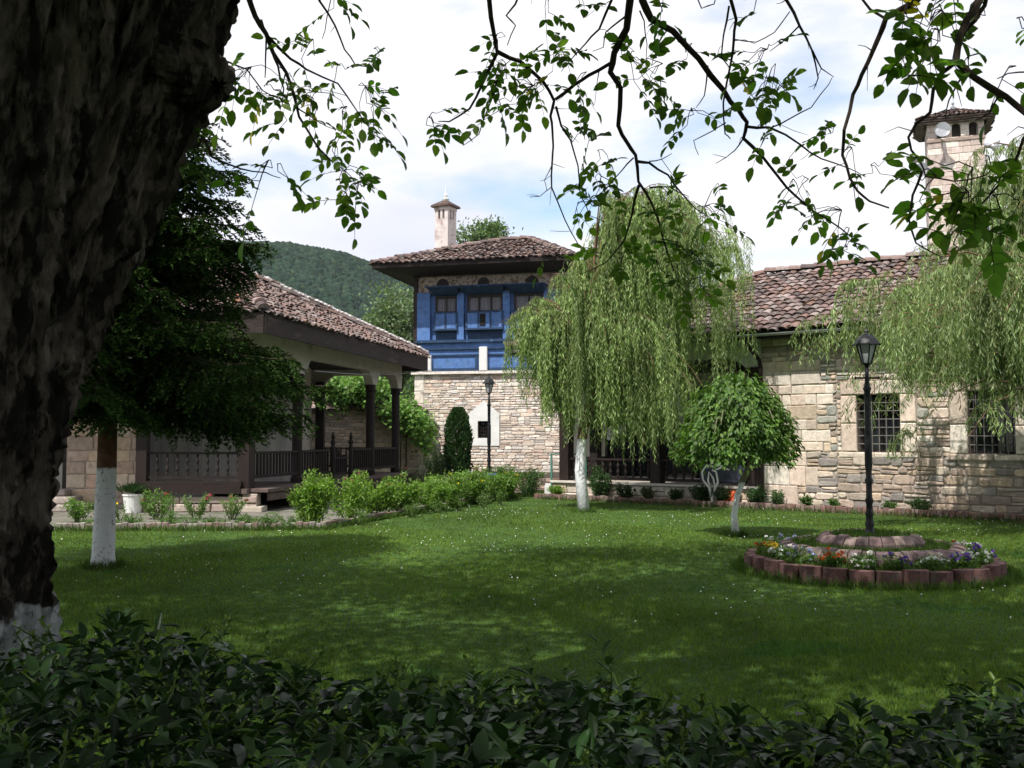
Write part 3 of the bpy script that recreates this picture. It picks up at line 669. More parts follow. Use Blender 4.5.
# white chimney with a little tiled hat and finial
cc_ = at(445.5, 240, 39.6); cw = .31; zc0 = 8.2; zc1 = at(445, 208, 39.6).z
CF = frame_fn((cc_.x, cc_.y), (.87, -.49))
m = MB(); m.box(-cw, cw, -cw, cw, zc0, zc1 - .5, CF); 
for (x, y) in ((-1, -1), (1, -1), (1, 1), (-1, 1)): m.box(min(x * cw, x * (cw - .16)), max(x * cw, x * (cw - .16)), min(y * cw, y * (cw - .16)), max(y * cw, y * (cw - .16)), zc1 - .5, zc1 - .12, CF)
m.box(-.05, .05, -cw, cw, zc1 - .5, zc1 - .12, CF); m.box(-cw, -.052, -.05, .05, zc1 - .5, zc1 - .12, CF); m.box(.052, cw, -.05, .05, zc1 - .5, zc1 - .12, CF)
m.box(-cw - .02, cw + .02, -cw - .02, cw + .02, zc1 - .12, zc1, CF); ch = m.build('chimney', 'chimney', rf)
m = MB(); m.add([CF(-.44, -.44, zc1 + .0), CF(.44, -.44, zc1), CF(.44, .44, zc1), CF(-.44, .44, zc1), CF(-.42, -.42, zc1 + .08), CF(.42, -.42, zc1 + .08), CF(.42, .42, zc1 + .08), CF(-.42, .42, zc1 + .08), CF(0, 0, zc1 + .36)],
                [(3, 2, 1, 0), (0, 1, 5, 4), (1, 2, 6, 5), (2, 3, 7, 6), (3, 0, 4, 7), (4, 5, 8), (5, 6, 8), (6, 7, 8), (7, 4, 8)], (.085, .055, .048))
m.build('chimney_cap', 'tile', rf)
m = MB(); m.lathe(cc_.x, cc_.y, [(.12, zc1 + .28), (.15, zc1 + .36), (.06, zc1 + .42), (.09, zc1 + .5), (.03, zc1 + .6), (.01, zc1 + .9)], 10); m.build('finial', 'white_plaster', rf)
m = MB(); p = at(508, 237, 40); m.tube([p, p + Vector((0, 0, .45))], .02, 6); m.tube([p + Vector((0, 0, .2)), p + Vector((0, 0, .24))], .05, 8); m.build('lightning_rod', 'metal', rf)

# ================================================================== STONE TOWER (right, behind the willow)
TY = 45.0; tp = at(929, 200, TY); TFr = frame_fn((tp.x, tp.y), (.94, -.34)); TW = 2.35
bT = thing('clock_tower', (tp.x + 1, tp.y + 1, 0), 'tall square pale stone tower with small arched openings and tiled cap', 'tower')
zs_ = at(955, 142, TY).z; zt = at(950, 121, TY).z
ar = []
for x in (941, 954, 969):
    u = (x - 929) * .0475; ar.append((u - .17, u + .19, zs_ + .12, zs_ + .78))
m = MB(); wall(m, TFr, 0, TW, 0, zt, .3, ar); m.box(0, .3, .3, TW, 0, zt, TFr); m.box(TW - .3, TW, .3, TW, 0, zt, TFr); m.box(.3, TW - .3, TW - .3, TW, 0, zt, TFr); m.box(.3, TW - .3, .9, 1.0, zs_ - 1, zt, TFr); m.build('wall', 'mortar', bT)
TPAL = [(.60, .48, .42), (.66, .55, .49), (.56, .46, .42), (.70, .62, .56)]
m = MB(); stones(m, TFr, 0, TW, 6, zs_ - .06, (.28, .42), (.35, .7), TPAL, (), 14, .015, .004, .008); stones(m, TFr, 0, TW, zs_ + .06, zt, (.3, .4), (.3, .5), TPAL, ar, 15, .015, .004, .008)
TS = frame_fn(TFr(0, TW, 0), (TFr(0, 0, 0)[0] - TFr(0, 1, 0)[0], TFr(0, 0, 0)[1] - TFr(0, 1, 0)[1]))
stones(m, TS, 0, TW, 6, zs_, (.28, .42), (.35, .7), TPAL, (), 16, .015, .004, .008); stones(m, TS, 0, TW, zs_, zt, (.28, .42), (.35, .7), TPAL, (), 17, .015, .004, .008)
m.box(-.05, TW + .05, -.06, .1, zs_ - .06, zs_ + .06, TFr, (.35, .27, .23)); m.build('masonry', 'stone', bT)
for (a, b, c, d) in ar:
    m = MB(); n_ = 10; vs = []; mu = (a + b) / 2; r_ = (b - a) / 2
    # spandrel that rounds the top of the opening
    for j in range(n_ + 1):
        t2 = math.pi * j / n_; x = mu - r_ * math.cos(t2); z = d - r_ + r_ * math.sin(t2)
        vs += [TFr(x, -.02, z), TFr(x, -.02, d + .01), TFr(x, .2, z), TFr(x, .2, d + .01)]
    m.add(vs, [(4 * j, 4 * j + 4, 4 * j + 5, 4 * j + 1) for j in range(n_)] + [(4 * j, 4 * j + 2, 4 * j + 6, 4 * j + 4) for j in range(n_)], TPAL[1])
    m.build('arched_opening', 'stone', bT)
o5 = .42; c0, c1, c2, c3 = [Vector(TFr(*q)) for q in ((-o5, -o5, zt), (TW + o5, -o5, zt), (TW + o5, TW + o5, zt), (-o5, TW + o5, zt))]
ap = Vector(TFr(TW / 2, TW / 2, zt + .75))
m = MB(); vs = [c0, c1, c2, c3, ap]; m.add(vs, [(0, 1, 4), (1, 2, 4), (2, 3, 4), (3, 0, 4), (3, 2, 1, 0)]); rf = m.build('roof', 'dark_wood', bT)
m = MB()
for i, (a, b) in enumerate(((c0, c1), (c1, c2), (c2, c3), (c3, c0))): tile_plane(m, a, b, [ap], .2, .26, 30 + i, jit=1.6)
for i, (a, b) in enumerate(((c0, c1), (c1, c2), (c2, c3), (c3, c0))):      # two stepped courses under the cap
    rr = random.Random(i)
    n_ = 16
    for k2 in range(n_):
        for q in range(3):
            P = a + (b - a) * (k2 + .5) / n_; inn = (Vector(TFr(TW / 2, TW / 2, 0)) - P); inn.z = 0; inn.normalize()
            P = P + inn * (.06 + .1 * q); P.z = zt - .03 - .085 * q
            m.bar(P - (b - a).normalized() * .1, P + (b - a).normalized() * .1, .16, .06, TILEPAL[rr.randrange(6)])
m.build('roof_tiles', 'tile', rf)
m = MB(); m.lathe(ap.x, ap.y, [(.1, ap.z), (.12, ap.z + .12), (.03, ap.z + .2), (.07, ap.z + .3), (.012, ap.z + .45), (.01, ap.z + .8)], 8); m.build('finial', 'metal', rf)
def horn(loc, d, lb):
    m = MB(); d = Vector(d).normalized(); P = Vector(loc)
    pts = [P + d * s for s in (-.12, 0, .12, .25, .36, .42, .30, .1)]
    m.tube(pts, [.10, .11, .09, .14, .27, .33, .20, .04], 18)
    t_ = thing('loudspeaker', loc, lb, 'loudspeaker', 'horn loudspeakers on the stone tower')
    m.build('horn', 'metal', t_)
    m = MB(); m.bar(P - d * .1, P - d * .1 - Vector(TFr(0, 1, 0)) * 0 + Vector((.0, .35, -.1)), .04); m.build('bracket', 'iron', t_)
hp = Vector(TFr(.58, -.42, zs_ + .3)); horn(hp, (-.35, -1, -.05), 'round grey horn loudspeaker facing forward on the tower front')
hp = Vector(TFr(TW + .12, -.1, zs_ - .45)); horn(hp, (1, -.25, -.25), 'grey horn loudspeaker pointing right off the tower corner')
hp = Vector(TFr(-.30, .3, zs_ - .72)); horn(hp, (-1, .1, -.1), 'upper of two horn loudspeakers on the left side of the tower')
hp = Vector(TFr(-.02, -.25, zs_ - 1.35)); horn(hp, (-1, -.5, -.1), 'lower of two horn loudspeakers on the left side of the tower')

# ================================================================== WOODEN PAVILION (left)
PV = thing('wooden_pavilion', (-6, 24, 0), 'open wooden pavilion with railed deck, dark posts and red-brown tiled roof', 'pavilion')
SO = (-5.57, 21.5); SU = Vector((.21, 1, 0)).normalized(); kS = SU.y
SFr = frame_fn(SO, (SU.x, SU.y))                       # along the side, v>0 goes left/inside
def sY(Y): return (Y - 21.5) / kS
post_u = [sY(24.07), sY(29.06), sY(31.3)]
m = MB(); m.box(-.14, .14, 0, .26, .1, 3.5, SFr); m.build('corner_post', 'brown_wood', PV, bevel=.015)
for p in post_u:
    m = MB(); x, y, _ = SFr(p, .14, 0); m.lathe(x, y, [(.15, .5), (.15, .62), (.12, .66), (.125, 2.9), (.15, 2.95), (.15, 3.12)], 14, sc=1.0); m.build('post', 'dark_wood', PV, smooth=False)
for (px, Y) in ((320, 31.0),):
    P = at(px, 440, Y); m = MB(); m.box(P.x - .13, P.x + .13, P.y - .13, P.y + .13, .5, 3.3); m.build('post', 'dark_wood', PV)
for Y in (26.0, 27.25):
    m = MB(); x, y, _ = SFr(sY(Y), .02, 0); m.lathe(x, y, [(.06, .45), (.06, 1.35), (.04, 1.38), (.07, 1.46), (.04, 1.54), (.055, 1.6), (.01, 1.74)], 10); m.build('newel_post', 'dark_wood', PV)
railing(PV, SFr, .2, post_u[0] - .12, .10, .70, 1.28, .16, 'dark_wood', 'dark_wood', False, .045)
railing(PV, SFr, post_u[0] + .14, sY(26.0) - .07, .10, .66, 1.28, .16, 'dark_wood', 'dark_wood', False, .045)
railing(PV, SFr, sY(27.25) + .07, post_u[1] - .14, .10, .66, 1.28, .16, 'dark_wood', 'dark_wood', False, .045)
railing(PV, SFr, post_u[1] + .14, post_u[2] - .14, .10, .66, 1.28, .16, 'dark_wood', 'dark_wood', False, .045)
m = MB(); m.box(-.1, .9, 0, .05, 1.33 - .68 + .3, 1.28, frame_fn(SFr(sY(26.1), .02, 0), (SU.x, SU.y))); 
gate = MB(); gu0, gu1 = sY(26.1), sY(27.15)
for i in range(8):
    u = gu0 + (gu1 - gu0) * (i + .5) / 8; gate.box(u - .018, u + .018, .06, .10, .6, 1.22 + .10 * math.sin(math.pi * (i + .5) / 4), SFr)
gate.box(gu0, gu1, .05, .11, 1.02, 1.07, SFr); gate.box(gu0, gu1, .05, .11, .6, .66, SFr); gate.build('gate', 'dark_wood', PV)
# end railing across the far end
ef = frame_fn(SFr(post_u[2], .3, 0), (-1, -.05)); railing(PV, ef, 0, 2.1, 0, .66, 1.28, .16, 'dark_wood', 'dark_wood', False, .045)
# front face railing
FFr = frame_fn((-8.2, 21.55), (1, 0)); railing(PV, FFr, .25, 2.42, 0, .70, 1.28, .2, 'dark_wood', 'dark_wood', True, .05)
m = MB(); m.box(-8.06, -7.82, 21.45, 21.68, .1, 3.3); m.build('post', 'brown_wood', PV, bevel=.012)
# floor: deck planks, edge beam and stone footings
m = MB(); fl = [Vector(SFr(-.25, -.02, .5)), Vector(SFr(post_u[2] + .35, -.02, .5)), Vector(SFr(post_u[2] + .35, 3.0, .5)), Vector((-6.3, 25, .5)), Vector((-8.05, 25, .5)), Vector((-8.05, 21.3, .5))]
slab(m, fl, .1); m.build('deck_floor', 'deck_wood', PV)
m = MB(); m.box(-.1, post_u[2] + .3, -.42, -.02, .42, .5, SFr); m.box(.1, post_u[2] + .1, -.38, -.30, .24, .41, SFr); m.build('deck_edge', 'deck_wood', PV, bevel=.01)
m = MB(); m.box(-8.0, -5.75, 21.3, 21.42, .502, .66); m.box(-8.0, -5.75, 21.22, 21.299, .40, .56); m.build('deck_edge', 'brown_wood', PV)
m = MB(); stones(m, frame_fn((-8.0, 21.34), (1, 0)), 0, 2.6, 0, .34, (.14, .2), (.3, .6), [(.42, .32, .28), (.46, .38, .33), (.36, .28, .25)], (), 77, .04, .01)
m.build('stone_footing', 'stone', PV, bevel=.02)
for u in (.0, 2.6, 4.9, 7.6, 9.9):
    m = MB(); x, y, _ = SFr(u, .0, 0); m.box(x - .28, x + .28, y - .25, y + .25, 0, .13, None, (.48, .42, .35)); m.box(x - .16, x + .16, y - .16, y + .16, .131, .39, None, (.42, .36, .3)); m.build('stone_footing', 'stone', PV, bevel=.02)
m = MB(); m.box(.2, post_u[2], 1.0, 1.1, 0, .39, SFr); m.build('underfloor_dark', 'void', PV)  # near-black sheet standing in for the shade under the deck
# plaster band with brackets, side and front
m = MB(); arch_band(m, SFr, -.15, post_u[2] + .18, [0] + post_u, 3.98, 3.12, 3.52, .0, .26, .42, .17)
bf = frame_fn((-8.3, 21.35), (1, 0)); arch_band(m, bf, -5, 2.6, [.1, 1.35, -2.5], 3.98, 3.12, 3.52, 0, .26, .42, .17)
ef2 = frame_fn(SFr(post_u[2], .0, 0), (-1, -.05)); arch_band(m, ef2, .27, 2.9, [2.55, 0], 3.98, 3.12, 3.52, -.13, .13, .42, .17)
m.build('arch_band', 'plaster', PV)
m = MB(); slab(m, [SFr(-.2, .27, 3.75), SFr(post_u[2] + .1, .27, 3.75), Vector((-8.3, 31.5, 3.75)), Vector((-8.3, 21.62, 3.75))], .06); m.build('ceiling', 'dark_wood', PV)
# back wall: tall weathered boards with carved roundels
m = MB(); m.box(-13, -5.45, 25.0, 25.12, .5, 3.7); m.build('wall', 'void', PV)  # coloured near-black to hold the dark of the porch inside, above the boards
m = MB(); rr = random.Random(8); x = -9.7
while x < -5.5:
    w = .33; m.box(x, min(x + w - .012, -5.45), 24.93 - rr.uniform(0, .012), 24.995, .5, 2.72)
    if rr.random() < .85:
        cx = x + w / 2
        for zc in (1.95, ):
            for r_ in (.11, .06):
                vs = []; 
                for j in range(16):
                    t2 = 2 * math.pi * j / 16
                    vs.append((cx + r_ * math.cos(t2), 24.905 if r_ > .1 else 24.89, zc + 1.8 * r_ * math.sin(t2)))
                for j in range(16):
                    t2 = 2 * math.pi * j / 16
                    vs.append((cx + (r_ - .025) * math.cos(t2), 24.90 if r_ > .1 else 24.885, zc + 1.8 * (r_ - .025) * math.sin(t2)))
                m.add(vs, [(j, (j + 1) % 16, 16 + (j + 1) % 16, 16 + j) for j in range(16)])
    x += w
m.build('carved_boards', 'grey_wood', PV)
m = MB(); m.box(-13, -5.45, 24.86, 24.98, 2.73, 2.88); m.build('lintel_beam', 'dark_wood', PV)
sw = frame_fn((-5.45, 25.1), (-.8, 6.1)); m = MB(); m.box(0, 6.1, 0, .25, .5, 3.7, sw); m.box(0, .3, -.02, .27, .5, 3.7, sw); m.build('wall', 'plaster', PV)
# left stone wall with the door, and its steps
WFr = frame_fn((-13, 22.4), (1, 0)); dr = (2.15, 3.05, .45, 2.5)
m = MB(); wall(m, WFr, 0, 4.72, 0, 3.9, .4, (dr,)); m.build('wall', 'mortar', PV)
m = MB(); stones(m, WFr, 0, 4.72, .1, 3.9, (.22, .38), (.25, .5), [(.48, .34, .26), (.42, .32, .26), (.52, .42, .33), (.40, .28, .22), (.50, .38, .27)], (dr,), 18, .025, .008); m.build('masonry', 'stone', PV)
m = MB(); m.box(dr[0], dr[1], .15, .2, dr[2], dr[3], WFr); dd = m.build('door', 'grey_wood', PV); m = MB(); m.box(dr[1] - .09, dr[1], .0, .14, dr[2], dr[3], WFr); m.box(dr[0], dr[0] + .09, .0, .14, dr[2], dr[3], WFr); m.box(dr[0], dr[1], -.01, .14, dr[3], dr[3] + .12, WFr); m.build('door_frame', 'brown_wood', dd)
m = MB()
for i in range(3): m.box(-11.3 + .05 * i, -9.3 - .25 * i, 21.35 + .33 * i, 22.38, .004 + .15 * i, .15 * (i + 1), None, (.34, .29, .26))
m.build('door_step', 'stone', PV, bevel=.03)
# roof
E0 = Vector((-5.05, 20.25, 4.12)); E1 = Vector((-2.72, 31.9, 4.12)); AP = at(236, 272, 27.0); AL = Vector((-14.5, 27.0, AP.z + .05)); E2 = Vector((-14.5, 20.25, 4.12)); E3 = Vector((-14.5, 33.5, 4.1)); E1b = E1 + Vector((-1, 1.6, 0))
m = MB(); slab(m, [E2, E0, AP, AL], .1); slab(m, [E0, E1, AP], .1); slab(m, [E1, E3, AL, AP], .1); rf = m.build('roof', 'dark_wood', PV)
m = MB(); tile_plane(m, E2, E0, [AP, AL], .2, .28, 41, jit=1.5, orange=.12); tile_plane(m, E0, E1, [AP], .2, .28, 42, jit=1.4); tile_plane(m, E1, E3, [AL, AP], .2, .28, 43)
m.build('roof_tiles', 'tile', rf)
m = MB(); ridge_tiles(m, E1, AP, .12, 7); ridge_tiles(m, E0, AP, .12, 8); ridge_tiles(m, AL, AP, .13, 9); m.build('ridge_tiles', 'tile', rf)
m = MB(); rr = random.Random(4)
P = E1; n_ = 46
for i in range(n_):
    a = E1.lerp(AP, i / n_); b = E1.lerp(AP, (i + .8) / n_); m.bar(a + Vector((.0, .02, .20 + rr.uniform(-.01, .02))), b + Vector((0, .02, .20 + rr.uniform(-.01, .02))), .19 + rr.uniform(-.04, .03), .07)
m.bar(AP + Vector((0, 0, .18)), AP + Vector((-1.2, 0, .17)), .16, .07)
m.build('ridge_mortar', 'ridge', rf, bevel=.015)
m = MB(); dn = Vector((0, 0, -.2)); m.bar(E0 + dn, E1 + dn, .06, .42); m.bar(E2 + dn, E0 + dn + Vector((.0, 0, 0)), .06, .42); m.bar(E1 + dn, E3 + dn, .06, .42); m.build('fascia', 'fascia', rf)
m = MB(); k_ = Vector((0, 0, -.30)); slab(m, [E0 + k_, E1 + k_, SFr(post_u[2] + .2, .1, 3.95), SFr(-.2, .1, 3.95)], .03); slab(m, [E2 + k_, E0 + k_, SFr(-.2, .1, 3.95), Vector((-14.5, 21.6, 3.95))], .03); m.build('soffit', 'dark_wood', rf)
m = MB(); pts = []
A1 = at(315, 371, 24.3); B1 = at(430, 370, 33.5)
for i in range(13): t2 = i / 12; p = A1.lerp(B1, t2); p.z -= .12 * math.sin(math.pi * t2); pts.append(p)
m.tube(pts, .012, 5); tag(m.build('cable', 'metal'), 'thin pale cable strung along the pavilion side towards the blue house', 'cable')

# ================================================================== GARDEN WALL with tile cap
G0 = at(326, 440, 34.5); G1 = at(421, 440, 37.0); GU = (G1.x - G0.x, G1.y - G0.y); GL = math.hypot(*GU); GF = frame_fn((G0.x - 2.5 * GU[0] / GL, G0.y - 2.5 * GU[1] / GL), GU); GL += 2.5
gw = thing('garden_wall', GF(3, 0, 0), 'old brown stone garden wall with tile coping between pavilion and blue house', 'wall')
m = MB(); m.box(0, GL, 0, .4, 0, 2.55, GF); m.build('wall', 'mortar', gw)
m = MB(); stones(m, GF, 0, GL, 0, 2.55, (.08, .2), (.15, .4), [(.40, .30, .23), (.34, .26, .21), (.46, .36, .28), (.3, .24, .2)], (), 19, .03, .018); m.build('masonry', 'stone', gw)
m = MB(); ga, gb, gc, gd = [Vector(GF(*q)) for q in ((-.1, -.25, 2.55), (GL, -.25, 2.55), (GL, .2, 2.8), (-.1, .2, 2.8))]
tile_plane(m, ga, gb, [gc, gd], .2, .26, 51); tile_plane(m, Vector(GF(GL, .65, 2.55)), Vector(GF(-.1, .65, 2.55)), [gd, gc], .2, .26, 52); ridge_tiles(m, gd, gc, .12, 12); m.build('tile_coping', 'tile', gw)

# ================================================================== KERBS left, planter
m = MB(); rr = random.Random(6)
def edging(m, pts, w=(.09, .13), h=.14, pal=BR, th=.09, r=rr):
    for a, b in zip(pts[:-1], pts[1:]):
        d = (b - a); Ln = d.length; fr = frame_fn((a.x, a.y), (d.x, d.y)); u = 0
        while u < Ln:
            ww = min(r.uniform(*w), Ln - u + .01); m.box(u, u + ww - .008, r.uniform(-.01, .01), th, -.05, h + r.uniform(-.02, .02), fr, pal[r.randrange(len(pal))]); u += ww
edging(m, kl[:3], (.09, .12), .13, [(.26, .23, .20), (.22, .18, .16), (.30, .27, .24), (.24, .17, .15)])
tag(m.build('palisade_edging', 'brick', bevel=.01), 'low scalloped edging of grey palisades before the pavilion deck', 'edging')
m = MB(); edging(m, kl[2:], (.22, .34), .13, [(.28, .25, .21), (.20, .12, .10), (.23, .19, .16)], .1)
tag(m.build('stone_edging', 'brick', bevel=.012), 'stone edging running along the row of shrubs to the blue house', 'edging')
bp = [at(438, 478, 30.2), at(560, 478, 29.2)]
m = MB(); a_, b_ = Vector((bp[0].x, bp[0].y, 0)), Vector((bp[1].x, bp[1].y, 0)); PF = frame_fn((a_.x, a_.y), ((b_ - a_).x, (b_ - a_).y)); PLn = (b_ - a_).length
m = MB()
for r_ in range(4):
    u = -.12 * (r_ % 2)
    while u < PLn:
        m.box(max(u, 0), min(u + .22, PLn), rr.uniform(-.01, .01), .12, .1 * r_, .1 * r_ + .09, PF, BR[rr.randrange(5)] if rr.random() < .7 else (.5, .36, .3)); u += .23
m.box(.02, PLn - .02, .03, .11, 0, .38, PF, (.4, .36, .3))
pl = thing('brick_planter', PF(PLn / 2, 0, 0), 'low raised brick flower bed in front of the blue house wall', 'flower bed')
m.build('brick_border', 'brick', pl, bevel=.006)
m = MB(); m.box(0, PLn, .122, 6.0, 0, .36, PF); m.build('soil', 'soil', pl)
SOILZ = .36

# ================================================================== ROUND FLOWER BED
FC = Vector((at(870, 540, 12.0).x, 12.0, 0)); fb = thing('round_flower_bed', FC, 'three tier round flower bed edged with rust red blocks around the lamp post', 'flower bed')
rr = random.Random(9)
n_ = 31; R1 = 1.32
for i in range(n_):
    m = MB(); a = 2 * math.pi * i / n_ + .05; cx = FC.x + R1 * math.cos(a); cy = FC.y + R1 * math.sin(a); k = rr.uniform(.8, 1.15)
    tx, ty = -math.sin(a), math.cos(a); nx_, ny_ = math.cos(a), math.sin(a); h = .19 + rr.uniform(-.012, .012); pr = []
    half = math.pi * R1 / n_ * .94
    for j in range(9):
        t2 = -1 + 2 * j / 8; pr.append((t2 * half, .07 + .075 * math.cos(t2 * math.pi / 2) ** .8 + .006 * math.cos(t2 * 9)))
    pr += [(half, -.02), (-half, -.02)]
    vs = [(cx + tx * p + nx_ * q, cy + ty * p + ny_ * q, -.03) for p, q in pr] + [(cx + tx * p + nx_ * q * .95, cy + ty * p + ny_ * q * .95, h) for p, q in pr]
    L_ = len(pr); m.add(vs, [(j, (j + 1) % L_, L_ + (j + 1) % L_, L_ + j) for j in range(L_)] + [tuple(range(L_, 2 * L_))], (.15 * k, .078 * k, .072 * k))
    m.build('edging_block', 'brick', fb)
def ring_pavers(Rr, n, z0, z1, lean, name, pal):
    for i in range(n):
        a0 = 2 * math.pi * (i + .04) / n; a1 = 2 * math.pi * (i + .96) / n; m = MB(); k = rr.uniform(.8, 1.15); c = tuple(x * k for x in pal[rr.randrange(len(pal))])
        P = lambda a, r, z: (FC.x + r * math.cos(a), FC.y + r * math.sin(a), z)
        zz = z1 + rr.uniform(-.012, .012); prof = [(Rr + lean, z0 - .05), (Rr + lean * .92, z0 + (zz - z0) * .5), (Rr + lean * .55, zz - .02), (Rr, zz), (Rr - .05, zz - .01), (Rr - .06, z0 - .05)]
        vs = []
        for a in (a0, (a0 + a1) / 2, a1):
            vs += [P(a, r + (.008 if a == (a0 + a1) / 2 else 0), z) for r, z in prof]
        fs = []
        for s in range(2):
            for j in range(5): fs.append((s * 6 + j, s * 6 + j + 1, s * 6 + 7 + j, s * 6 + 6 + j))
        fs += [tuple(range(5, -1, -1)), tuple(range(12, 18))]
        m.add(vs, fs, c); m.build(name, 'brick', fb)
PK = [(.17, .115, .115), (.20, .135, .13), (.14, .10, .095), (.22, .165, .145)]
ring_pavers(.93, 44, .18, .35, .16, 'ring_paver', PK); ring_pavers(.48, 26, .29, .455, .14, 'ring_paver', PK)
m = MB(); m.lathe(FC.x, FC.y, [(1.34, 0), (1.31, .15), (1.06, .17), (.94, .20), (.92, .27), (.52, .30), (.45, .31), (.43, .38), (.1, .42)], 40); m.build('soil', 'soil', fb, smooth=False)

# ================================================================== LAMPS
def lamp():
    r = thing('street_lamp', (0, 0, 0), 'x', 'street lamp')
    m = MB(); Z = 1.0
    prof = [(.085, 0), (.085, .06), (.06, .08), (.045, .14), (.055, .18), (.045, .22), (.038, .26), (.05, .30), (.038, .34), (.036, .42), (.052, .46), (.036, .50), (.034, .66), (.050, .70), (.034, .74),
            (.036, .82), (.044, .88), (.044, 1.30), (.034, 1.34), (.040, 1.38), (.034, 1.42), (.036, 1.76), (.050, 1.80), (.034, 1.84), (.026, 1.90), (.024, 2.08)]
    m.lathe(0, 0, prof, 16); m.build('post', 'iron', r, smooth=True)
    m = MB(); m.tube([(-.13, 0, 1.93), (.13, 0, 1.93)], .011, 8); m.tube([(-.145, 0, 1.93), (-.13, 0, 1.93)], .018, 8); m.tube([(.13, 0, 1.93), (.145, 0, 1.93)], .018, 8); m.build('crossbar', 'iron', r)
    m = MB(); n = 6
    ring = lambda rr_, z: [(rr_ * math.cos(2 * math.pi * (k + .5) / n), rr_ * math.sin(2 * math.pi * (k + .5) / n), z) for k in range(n)]
    m.lathe(0, 0, [(.02, 2.07), (.045, 2.085), (.06, 2.10)], n)
    b0_, b1_ = ring(.055, 2.10), ring(.115, 2.33)
    for k in range(n): m.bar(b0_[k], b1_[k], .012)
    for k in range(n): m.bar(b0_[k], b0_[(k + 1) % n], .012); m.bar(b1_[k], b1_[(k + 1) % n], .014)
    fr_ = m.build('lantern_frame', 'iron', r)
    m = MB(); m.lathe(0, 0, [(.05, 2.11), (.107, 2.325)], n); m.build('lantern_glass', 'iron_glass', r)
    m = MB(); m.lathe(0, 0, [(.155, 2.325), (.15, 2.345), (.115, 2.40), (.07, 2.44), (.03, 2.46), (.02, 2.475), (.028, 2.49), (.008, 2.52), (.004, 2.56)], n)
    for k in range(n):
        a = 2 * math.pi * (k + .5) / n; m.tube([(.15 * math.cos(a), .15 * math.sin(a), 2.335), (.165 * math.cos(a), .165 * math.sin(a), 2.32)], .012, 6)
    m.build('lantern_roof', 'iron', r)
    return r
l1 = lamp(); l1.location = (FC.x, FC.y, .38); tag(l1, 'tall black lamp post with lantern standing in the round flower bed', 'street lamp', 'garden lamp posts')
l2 = copy_tree(l1); p = at(489, 470, 29.9); l2.location = (p.x, 29.9, .34); l2.scale = (1.3, 1.3, 1.23); l2['label'] = 'distant black lamp post before the small window of the blue house'
m = MB(); m.lathe(p.x + .05, 29.75, [(.20, .36), (.22, .50), (.20, .52)], 12)
M['bluepl'] = mat('blue_plastic', (.04, .10, .35), .4, var=.1); tag(m.build('plastic_tub', 'bluepl'), 'small blue tub at the foot of the distant lamp post', 'tub')

# ================================================================== small items near the porch
m = MB(); p = gr(550, 494.5); m.box(p.x - .15, p.x + .15, p.y - .13, p.y + .13, .01, .24); m.box(p.x - .13, p.x + .13, p.y - .11, p.y + .11, .241, .30)
tag(m.build('white_box', 'white', bevel=.01), 'small white box on the ground beside the green pipe frame', 'box')
m = MB(); a = at(552, 490, 27.0); zt_ = at(552, 454, 27).z; b = at(586, 454, 26.6)
m.tube([(a.x, a.y, 0), (a.x, a.y, zt_), (b.x, b.y, zt_)], .022, 8); m.tube([(a.x, a.y + .5, 0), (a.x, a.y + .5, zt_), (a.x, a.y, zt_)], .022, 8); m.tube([(b.x, b.y, zt_), (b.x, b.y, 0)], .022, 8); m.tube([(a.x, a.y + .5, .5), (a.x, a.y, .5)], .018, 8)
tag(m.build('pipe_frame', 'green_pipe'), 'thin green pipe frame standing by the left porch post', 'pipe frame')
# white scrolled wrought-iron ornament
wo = thing('scroll_ornament', at(712, 500, 23.15), 'white scrolled metal garden ornament left of the round-headed tree', 'ornament'); wo.location.z = .06
def wpt(x, y): q = at(x, y, 23.15); return q
m = MB()
for pl_ in ([(711, 497), (709, 488), (703, 480), (702, 472), (706, 466), (712, 466), (716, 470)], [(713, 497), (715, 486), (713, 478), (709, 472), (708, 480), (711, 492)], [(713, 495), (718, 482), (716, 472), (712, 470)], [(716, 470), (722, 467), (729, 470)], [(707, 468), (712, 463), (722, 466)]):
    m.tube([wpt(*q) for q in pl_], .022, 8)
m.build('scrolls', 'white', wo, smooth=True); m = MB(); q = wpt(712, 500); m.lathe(q.x, q.y, [(.09, .06), (.09, .09), (.03, .11), (.02, .22)], 12); m.build('foot', 'white', wo)
m = MB(); q = Vector(RF(4.75, -.3, 0)); m.box(4.15, 5.3, -.04, -.01, .55, .95, RF); tag(m.build('slate_banner', 'bluegrey'), 'dark blue-grey panel hung on the porch railing behind the round tree', 'panel')
m = MB(); m.bar(Vector(RF(4.9, -.45, .10)), Vector(RF(5.05, -.15, .36)), .30, .035); m.bar(Vector(RF(5.12, -.42, .10)), Vector(RF(5.2, -.16, .38)), .14, .035)
tag(m.build('clay_tiles', 'orange', bevel=.006), 'orange clay tiles leaning on the plinth beside the round tree', 'tiles')
# white pot with plant
p = gr(133, 513); pt = thing('plant_pot', (p.x, p.y, .008), 'white round pot with a dark green plant beside the door steps', 'plant pot')
m = MB(); m.lathe(p.x, p.y, [(.16, .01), (.21, .36), (.225, .37), (.225, .40), (.20, .40), (.19, .34)], 20); m.build('pot', 'white', pt, smooth=False)

